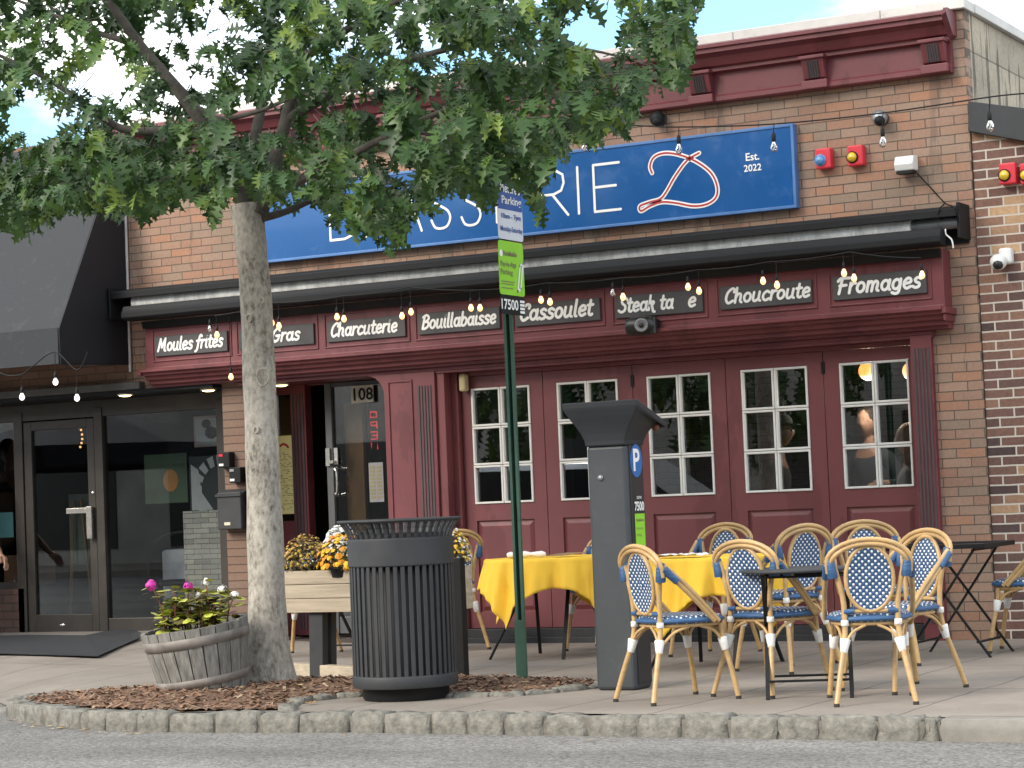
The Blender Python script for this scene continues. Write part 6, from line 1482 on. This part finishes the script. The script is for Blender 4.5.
def seated(label, x, y, yaw, shirt, hairc, cap=None, glasses=False, lean=.05, skin=None, z0=0.0):
    """person on a chair; yaw 0 faces +Y"""
    sk = skin or m_skin2; ca, sa = math.cos(yaw), math.sin(yaw)
    def T(a, b, c): return (x+a*ca-b*sa, y+a*sa+b*ca, z0+c)
    P = thing('person', label, 'person', (x, y, z0)); nd = lambda a, b, c, r: (*T(a, b, c), r)
    N_ = [nd(0, 0, .52, .13), nd(0, .0, .7, .125), nd(0, .02+lean*.5, .9, .135), nd(0, lean, 1.03, .09), nd(0, .03+lean, 1.12, .055), nd(0, .045+lean, 1.22, .06),
          nd(.17, lean, 1.0, .055), nd(.25, .06, .78, .042), nd(.17, .3, .80, .034), nd(-.17, lean, 1.0, .055), nd(-.25, .06, .78, .042), nd(-.17, .3, .80, .034),
          nd(.1, .05, .5, .09), nd(.11, .42, .50, .065), nd(.11, .44, .08, .045), nd(.11, .54, .04, .035), nd(-.1, .05, .5, .09), nd(-.11, .42, .50, .065), nd(-.11, .44, .08, .045), nd(-.11, .54, .04, .035)]
    E_ = [(0, 1), (1, 2), (2, 3), (3, 4), (4, 5), (3, 6), (6, 7), (7, 8), (3, 9), (9, 10), (10, 11), (0, 12), (12, 13), (13, 14), (14, 15), (0, 16), (16, 17), (17, 18), (18, 19)]
    mb = MB(); add_all(mb, [skinmesh(N_, E_)]); hc = T(0, .06+lean, 1.29); head(mb, hc, yaw)
    for sx in (1, -1): add_all(mb, hand(T(sx*.17, .3, .80), Vector(T(sx*.12, .6, .80))-Vector(T(sx*.17, .3, .80)), (0, 0, -1), .95, .6))
    mb.build('body', sk, P)
    mb = MB(); g = 1.10
    add_all(mb, [skinmesh([(*q[:3], q[3]*g+.006) for q in (N_[0], N_[1], N_[2], N_[3], N_[6], N_[7], tuple(np.array(N_[7])*.25+np.array(N_[8])*.75), N_[9], N_[10], tuple(np.array(N_[10])*.25+np.array(N_[11])*.75), nd(0, .025+lean, 1.10, .062))], [(0, 1), (1, 2), (2, 3), (3, 4), (4, 5), (5, 6), (3, 7), (7, 8), (8, 9), (3, 10)])])
    mb.build('shirt', shirt, P)
    mb = MB(); add_all(mb, [skinmesh([(*q[:3], q[3]*1.08+.006) for q in (N_[0], N_[12], N_[13], N_[14], N_[16], N_[17], N_[18])], [(0, 1), (1, 2), (2, 3), (0, 4), (4, 5), (5, 6)])]); mb.build('trousers', m_int, P)
    mb = MB(); mb.ball((hc[0]+.018*sa, hc[1]-.018*ca, hc[2]+.03), .1, 14, 9, sc=(.86, .98, 1.0)); mb.build('hair', hairc, P)
    if cap:
        mb = MB(); mb.lathe([(.088, .05), (.092, .07), (.085, .105), (.06, .13), (0, .14)], (hc[0], hc[1], hc[2]), 16, sy=1.12, sx=1.12)
        f = Vector((-sa, ca, 0)); s_ = Vector((ca, sa, 0)); c0 = Vector(hc)+Vector((0, 0, .06)); mb.prism([c0+f*.07-s_*.075, c0+f*.15-s_*.05-Vector((0, 0, .012)), c0+f*.165-Vector((0, 0, .014)), c0+f*.15+s_*.05-Vector((0, 0, .012)), c0+f*.07+s_*.075], (0, 0, .008)); mb.build('cap', cap, P)
    if glasses:
        mb = MB(); f = Vector((-sa, ca, 0)); s_ = Vector((ca, sa, 0))
        for q in (-1, 1): c0 = Vector(hc)+f*.1+s_*q*.032+Vector((0, 0, .018)); mb.tube([c0+s_*.024*math.cos(i*.7)+Vector((0, 0, .018*math.sin(i*.7))) for i in range(9)], .0035, 5, closed=True); mb.tube([c0+s_*q*.024, Vector(hc)+s_*q*.078+Vector((0, 0, .02))], .003, 4)
        mb.build('glasses', m_plastic, P)
    return P
m_sh1 = mat('grey_jumper', (.06, .065, .07), .9); m_sh2 = mat('navy_jumper', (.025, .035, .05), .9); m_sh3 = mat('white_shirt', (.5, .5, .5), .85); m_hair = mat('grey_hair', (.25, .23, .2), .7); m_hair2 = mat('dark_hair', (.03, .02, .015), .6); m_hair3 = mat('blond_hair', (.35, .24, .13), .6); m_capg = mat('grey_cap', (.17, .18, .19), .9)
seated('seated person in grey cap and glasses behind the fourth folding door', -1.98, .80, R_(-80), m_sh1, m_hair, m_capg, True, z0=.27)
seated('seated person in a dark v neck jumper behind the fifth folding door', -1.45, 1.75, R_(176), m_sh2, m_hair2, z0=.33, skin=m_skin)
seated('blond seated person in a white top at the edge of the fifth folding door', -.86, 1.15, R_(80), m_sh3, m_hair3, z0=.17)
# tables and lamps inside
for i, (x, y, lab) in enumerate(((-1.45, .95, 'yellow clothed dining table inside the fifth folding door'), (-3.35, 1.0, 'yellow clothed dining table inside the second folding door'))):
    t = thing('dining_table', lab, 'table', (x, y, .03)); mb = table_cloth(x, y, .33, .3, 1.0 if i == 0 else 1.0, .25, 0, 30+i); mb.build('tablecloth', mat('inside_yellow_cloth', (.6, .36, .04), .8), t)
    mb = MB(); mb.lathe([(.25, .03), (.25, .05), (.03, .07), (.03, .97)], (x, y, 0), 16); mb.build('pedestal', m_black, t)
o = MB(); o.lathe([(.05, 1.012), (.11, 1.02), (.13, 1.035), (.128, 1.04), (.0, 1.022)], (-1.5, .9, 0), 20); o = o.build('plate', m_wplastic); tag(o, 'white plate on the yellow table inside the fifth folding door', 'plate')
for px, py, Y, r, lab in ((868, 371, 1.4, .075, 'amber globe pendant lamp seen in the upper left light of the fifth door'), (912, 371, 1.4, .075, 'amber globe pendant lamp cut by the right frame of the fifth door')):
    p = atY(px, py, Y); t = thing('pendant_lamp', lab, 'lamp', tuple(p)); mb = MB(); mb.ball(p, r, 18, 12); mb.build('globe', m_lamp, t); ll = bpy.data.lights.new('pendant_light', 'POINT'); lo = bpy.data.objects.new('pendant_light', ll); col.objects.link(lo); ll.energy = 5; ll.color = (1, .86, .7); ll.shadow_soft_size = .004; lo.location = p-Vector((0, 0, r+.1)); lo.parent = t; lo.matrix_parent_inverse = t.matrix_basis.inverted(); mb = MB(); mb.tube([p+Vector((0, 0, r)), (p.x, p.y, 3.0)], .006, 5); mb.build('cord', m_black, t)
# passer-by at the left edge: only the forearm and hand reach into the frame
def walker(hx, hy, hz, label):
    P = thing('person', label, 'person', (hx-.42, hy, 0)); W = Vector((hx, hy, hz)); gx = hx-.44; gz = ground_h(gx, hy)
    el_ = W+Vector((-.20, .03, .14)); sh = Vector((gx+.17, hy+.03, 1.40))
    el_ = Vector((hx-.17, hy+.06, hz+.20))
    N_ = [(gx, hy, .92+gz, .125), (gx, hy, 1.1+gz, .12), (gx, hy, 1.3+gz, .14), (gx, hy, 1.42+gz, .1), (gx, hy, 1.5+gz, .055), (gx, hy+.01, 1.58+gz, .058), (*sh, .06), (*el_, .042), (*W, .027), (gx-.19, hy, 1.40, .06), (gx-.25, hy-.02, 1.12, .045), (gx-.24, hy+.08, .9, .028),
          (gx+.09, hy, .86, .095), (gx+.14, hy+.02, .5, .065), (gx+.16, hy+.05, .12+gz, .042), (gx+.26, hy+.05, .05+gz, .038), (gx-.09, hy, .86, .095), (gx-.12, hy, .5, .065), (gx-.2, hy, .14+gz, .042), (gx-.1, hy, .05+gz, .038)]
    E_ = [(0, 1), (1, 2), (2, 3), (3, 4), (4, 5), (3, 6), (6, 7), (7, 8), (3, 9), (9, 10), (10, 11), (0, 12), (12, 13), (13, 14), (14, 15), (0, 16), (16, 17), (17, 18), (18, 19)]
    mb = MB(); add_all(mb, [skinmesh(N_, E_)]); head(mb, (gx, hy+.015, 1.66+gz), R_(-90)); d = (W-el_).normalized()
    add_all(mb, hand(W, d+Vector((.35, 0, -.1)), (-.3, -.5, -.8), 1.05, .75)); add_all(mb, hand((gx-.24, hy+.08, .9), (0, .2, -1), (1, 0, 0), 1.0, .6)); mb.build('body', m_skin, P)
    mb = MB(); add_all(mb, [skinmesh([(*q[:3], q[3]*1.1+.008) for q in (N_[0], N_[1], N_[2], N_[3], N_[6], tuple(np.array(N_[6])*.5+np.array(N_[7])*.5), N_[9], tuple(np.array(N_[9])*.5+np.array(N_[10])*.5))], [(0, 1), (1, 2), (2, 3), (3, 4), (4, 5), (3, 6), (6, 7)])]); mb.build('shirt', m_sh1, P)
    mb = MB(); add_all(mb, [skinmesh([(*q[:3], q[3]*1.1+.008) for q in (N_[0], N_[12], N_[13], N_[14], N_[16], N_[17], N_[18])], [(0, 1), (1, 2), (2, 3), (0, 4), (4, 5), (5, 6)])]); mb.build('trousers', m_sh2, P)
    mb = MB(); mb.ball((gx-.02, hy+.015, 1.69+gz), .1, 14, 9, sc=(.98, .86, 1)); mb.build('hair', m_hair2, P)
hp_ = atY(1, 556, .12); walker(hp_.x, hp_.y, hp_.z, 'person at the left edge, only a bare hand reaching into the frame')

# ================================================================== ACROSS THE ROAD (seen in the window glass)
UM = thing('parasol', 'dark market parasol out on the pavement, mirrored in the dark storefront', 'parasol', (-10.3, -3.0, 0))
ua, ue = atY(88, 403, 3.6), atY(214, 441, 3.6); R2 = ue.x-ua.x; uc = Vector((ua.x, .91-3.6, ua.z)); mb = MB(); n_ = 8; rim = [uc+Vector((R2*math.cos(R_(22.5+45*i)), R2*math.sin(R_(22.5+45*i)), ue.z-ua.z)) for i in range(n_)]
UM.location = (uc.x, uc.y, 0)
mb.add([uc]+rim, [(0, 1+i, 1+(i+1) % n_) for i in range(n_)]); m_par = mat('parasol_fabric', (.05, .05, .06), .8); mb.build('canopy', m_par, UM)
for i in range(n_):
    a, b = rim[i], rim[(i+1) % n_]; mb = MB(); mb.add([a, b, b+Vector((0, 0, -.22)), a+Vector((0, 0, -.22))], [(0, 1, 2, 3)])
    ux = (b-a).normalized(); text(mb, 'SAPPORO', a+ux*.3+Vector((0, 0, -.16)), ux, (0, 0, 1), width=.5, lift=-.004, mi=1, bold=.03) if i in (0, 1, 2, 6, 7) else None
    mb.build('valance', [m_par, m_letw], UM)
mb = MB(); mb.tube([(uc.x, uc.y, 0), (uc.x, uc.y, 2.75)], .025, 8); mb.build('pole', m_black, UM)
OB = thing('unseen_block', 'unseen long two storey block added across the road for the glass to mirror', 'building', (-10, -27, 0))  # unseen building added so the panes mirror a wall, not bright sky
mb = MB(); mb.box(-45, 30, -34, -27, 0, 7.5); mb.build('wall', mat('pale_stucco', (.42, .39, .35), .9, var=.3, scale=.8), OB)  # wall made pale to give the door panes a greyer reflection
for i in range(16):
    for z0, z1 in ((.4, 2.6), (4.2, 6)):
        if i < 14: mb = MB(); mb.box(-42+i*4.6, -39+i*4.6, -27, -26.96, z0, z1); mb.build('window', m_bronze, OB)
def hedge_tree(x, y, h, lab):
    t = thing('street_tree', lab, 'tree', (x, y, 0), group='trees across the road'); LL = Leaves(); mb = MB(); mb.tube([(x, y, 0), (x+.05, y, h*.4), (x-.05, y, h*.75)], [.16, .12, .06], 10); mb.build('trunk', m_bark, t)
    for i in range(900):
        d = rl.normal(0, 1, 3); d /= np.linalg.norm(d); p = np.array([x, y, h*.62])+d*np.array([2.6, 2.2, h*.36])*rl.uniform(.3, 1)**.5
        LL.leaf(p, d+np.array([0, 0, -.6]), np.array([rl.normal(0, .5), rl.normal(0, .5), 1.]), .5, float(rl.uniform(.1, .8)))
    LL.build('crown', m_leaf, t)
hedge_tree(-16.5, -22.5, 7.5, 'broad green tree across the road, mirrored in the left storefront'); hedge_tree(-11, -22.2, 7, 'green tree across the road, mirrored in the middle folding doors'); hedge_tree(-5.5, -22.6, 7.8, 'green tree across the road, mirrored in the last folding door')
def car(x, y, rz, lab, paint):
    t = thing('parked_car', lab, 'car', (x, y, -.1), rz); ca, sa = math.cos(rz), math.sin(rz)
    def T(v): return (x+v[0]*ca-v[1]*sa, y+v[0]*sa+v[1]*ca, v[2]-.1)
    prof = [(-2.2, .35), (-2.22, .7), (-2.1, 1.0), (-1.3, 1.12), (-.6, 1.62), (1.5, 1.66), (2.05, 1.2), (2.15, 1.1), (2.2, .6), (2.15, .35)]
    mb = MB(); L_ = []
    for k_, wv in ((0, .80), (1, .84)): pass
    a = [T((p[0], -.86+(.16*(p[1]-1.1)/.5 if p[1] > 1.13 else 0), p[1])) for p in prof]; b = [T((p[0], .86-(.16*(p[1]-1.1)/.5 if p[1] > 1.13 else 0), p[1])) for p in prof]; k = len(prof)
    mb.add(a+b, [tuple(range(k)), tuple(range(2*k-1, k-1, -1))]+[((i+1) % k, i, i+k, (i+1) % k+k) for i in range(k)]); mb.build('body', paint, t, bevel=.06, seg=3)
    gm = MB()
    for s in (-1, 1): gm.prism([T((p[0], s*.80, p[1])) for p in ((-1.1, 1.16), (-.55, 1.55), (1.4, 1.58), (1.8, 1.22))], Vector(T((0, s*.05, 0)))-Vector(T((0, 0, 0))))
    gm.prism([T((-1.32, -.66, 1.14)), T((-.64, -.6, 1.61)), T((-.64, .6, 1.61)), T((-1.32, .66, 1.14))], Vector(T((-.03, 0, .03)))-Vector(T((0, 0, 0)))); gm.build('windows', m_plastic, t)
    for xx in (-1.35, 1.35):
        for s in (-1, 1):
            mb = MB(); c = T((xx, s*.80, .32)); d = Vector(T((0, s*.1, 0)))-Vector(T((0, 0, 0))); mb.tube([Vector(c)-d, Vector(c)-d*.9, Vector(c)+d*.9, Vector(c)+d], [.28, .32, .32, .27], 20); wv = mb.build('wheel', m_black, t); mb = MB(); mb.tube([Vector(c)+d, Vector(c)+d*1.06], [.2, .17], 14); mb.build('rim', m_alu, wv)
m_silver = mat('silver_paint', (.62, .64, .66), .2, metal=.6, coat=.6); m_carw = mat('white_car_paint', (.6, .6, .6), .2, coat=.6)
car(-7.4, -8.4, R_(180), 'tall silver car on the near side of the road, mirrored in the third folding door', m_silver)
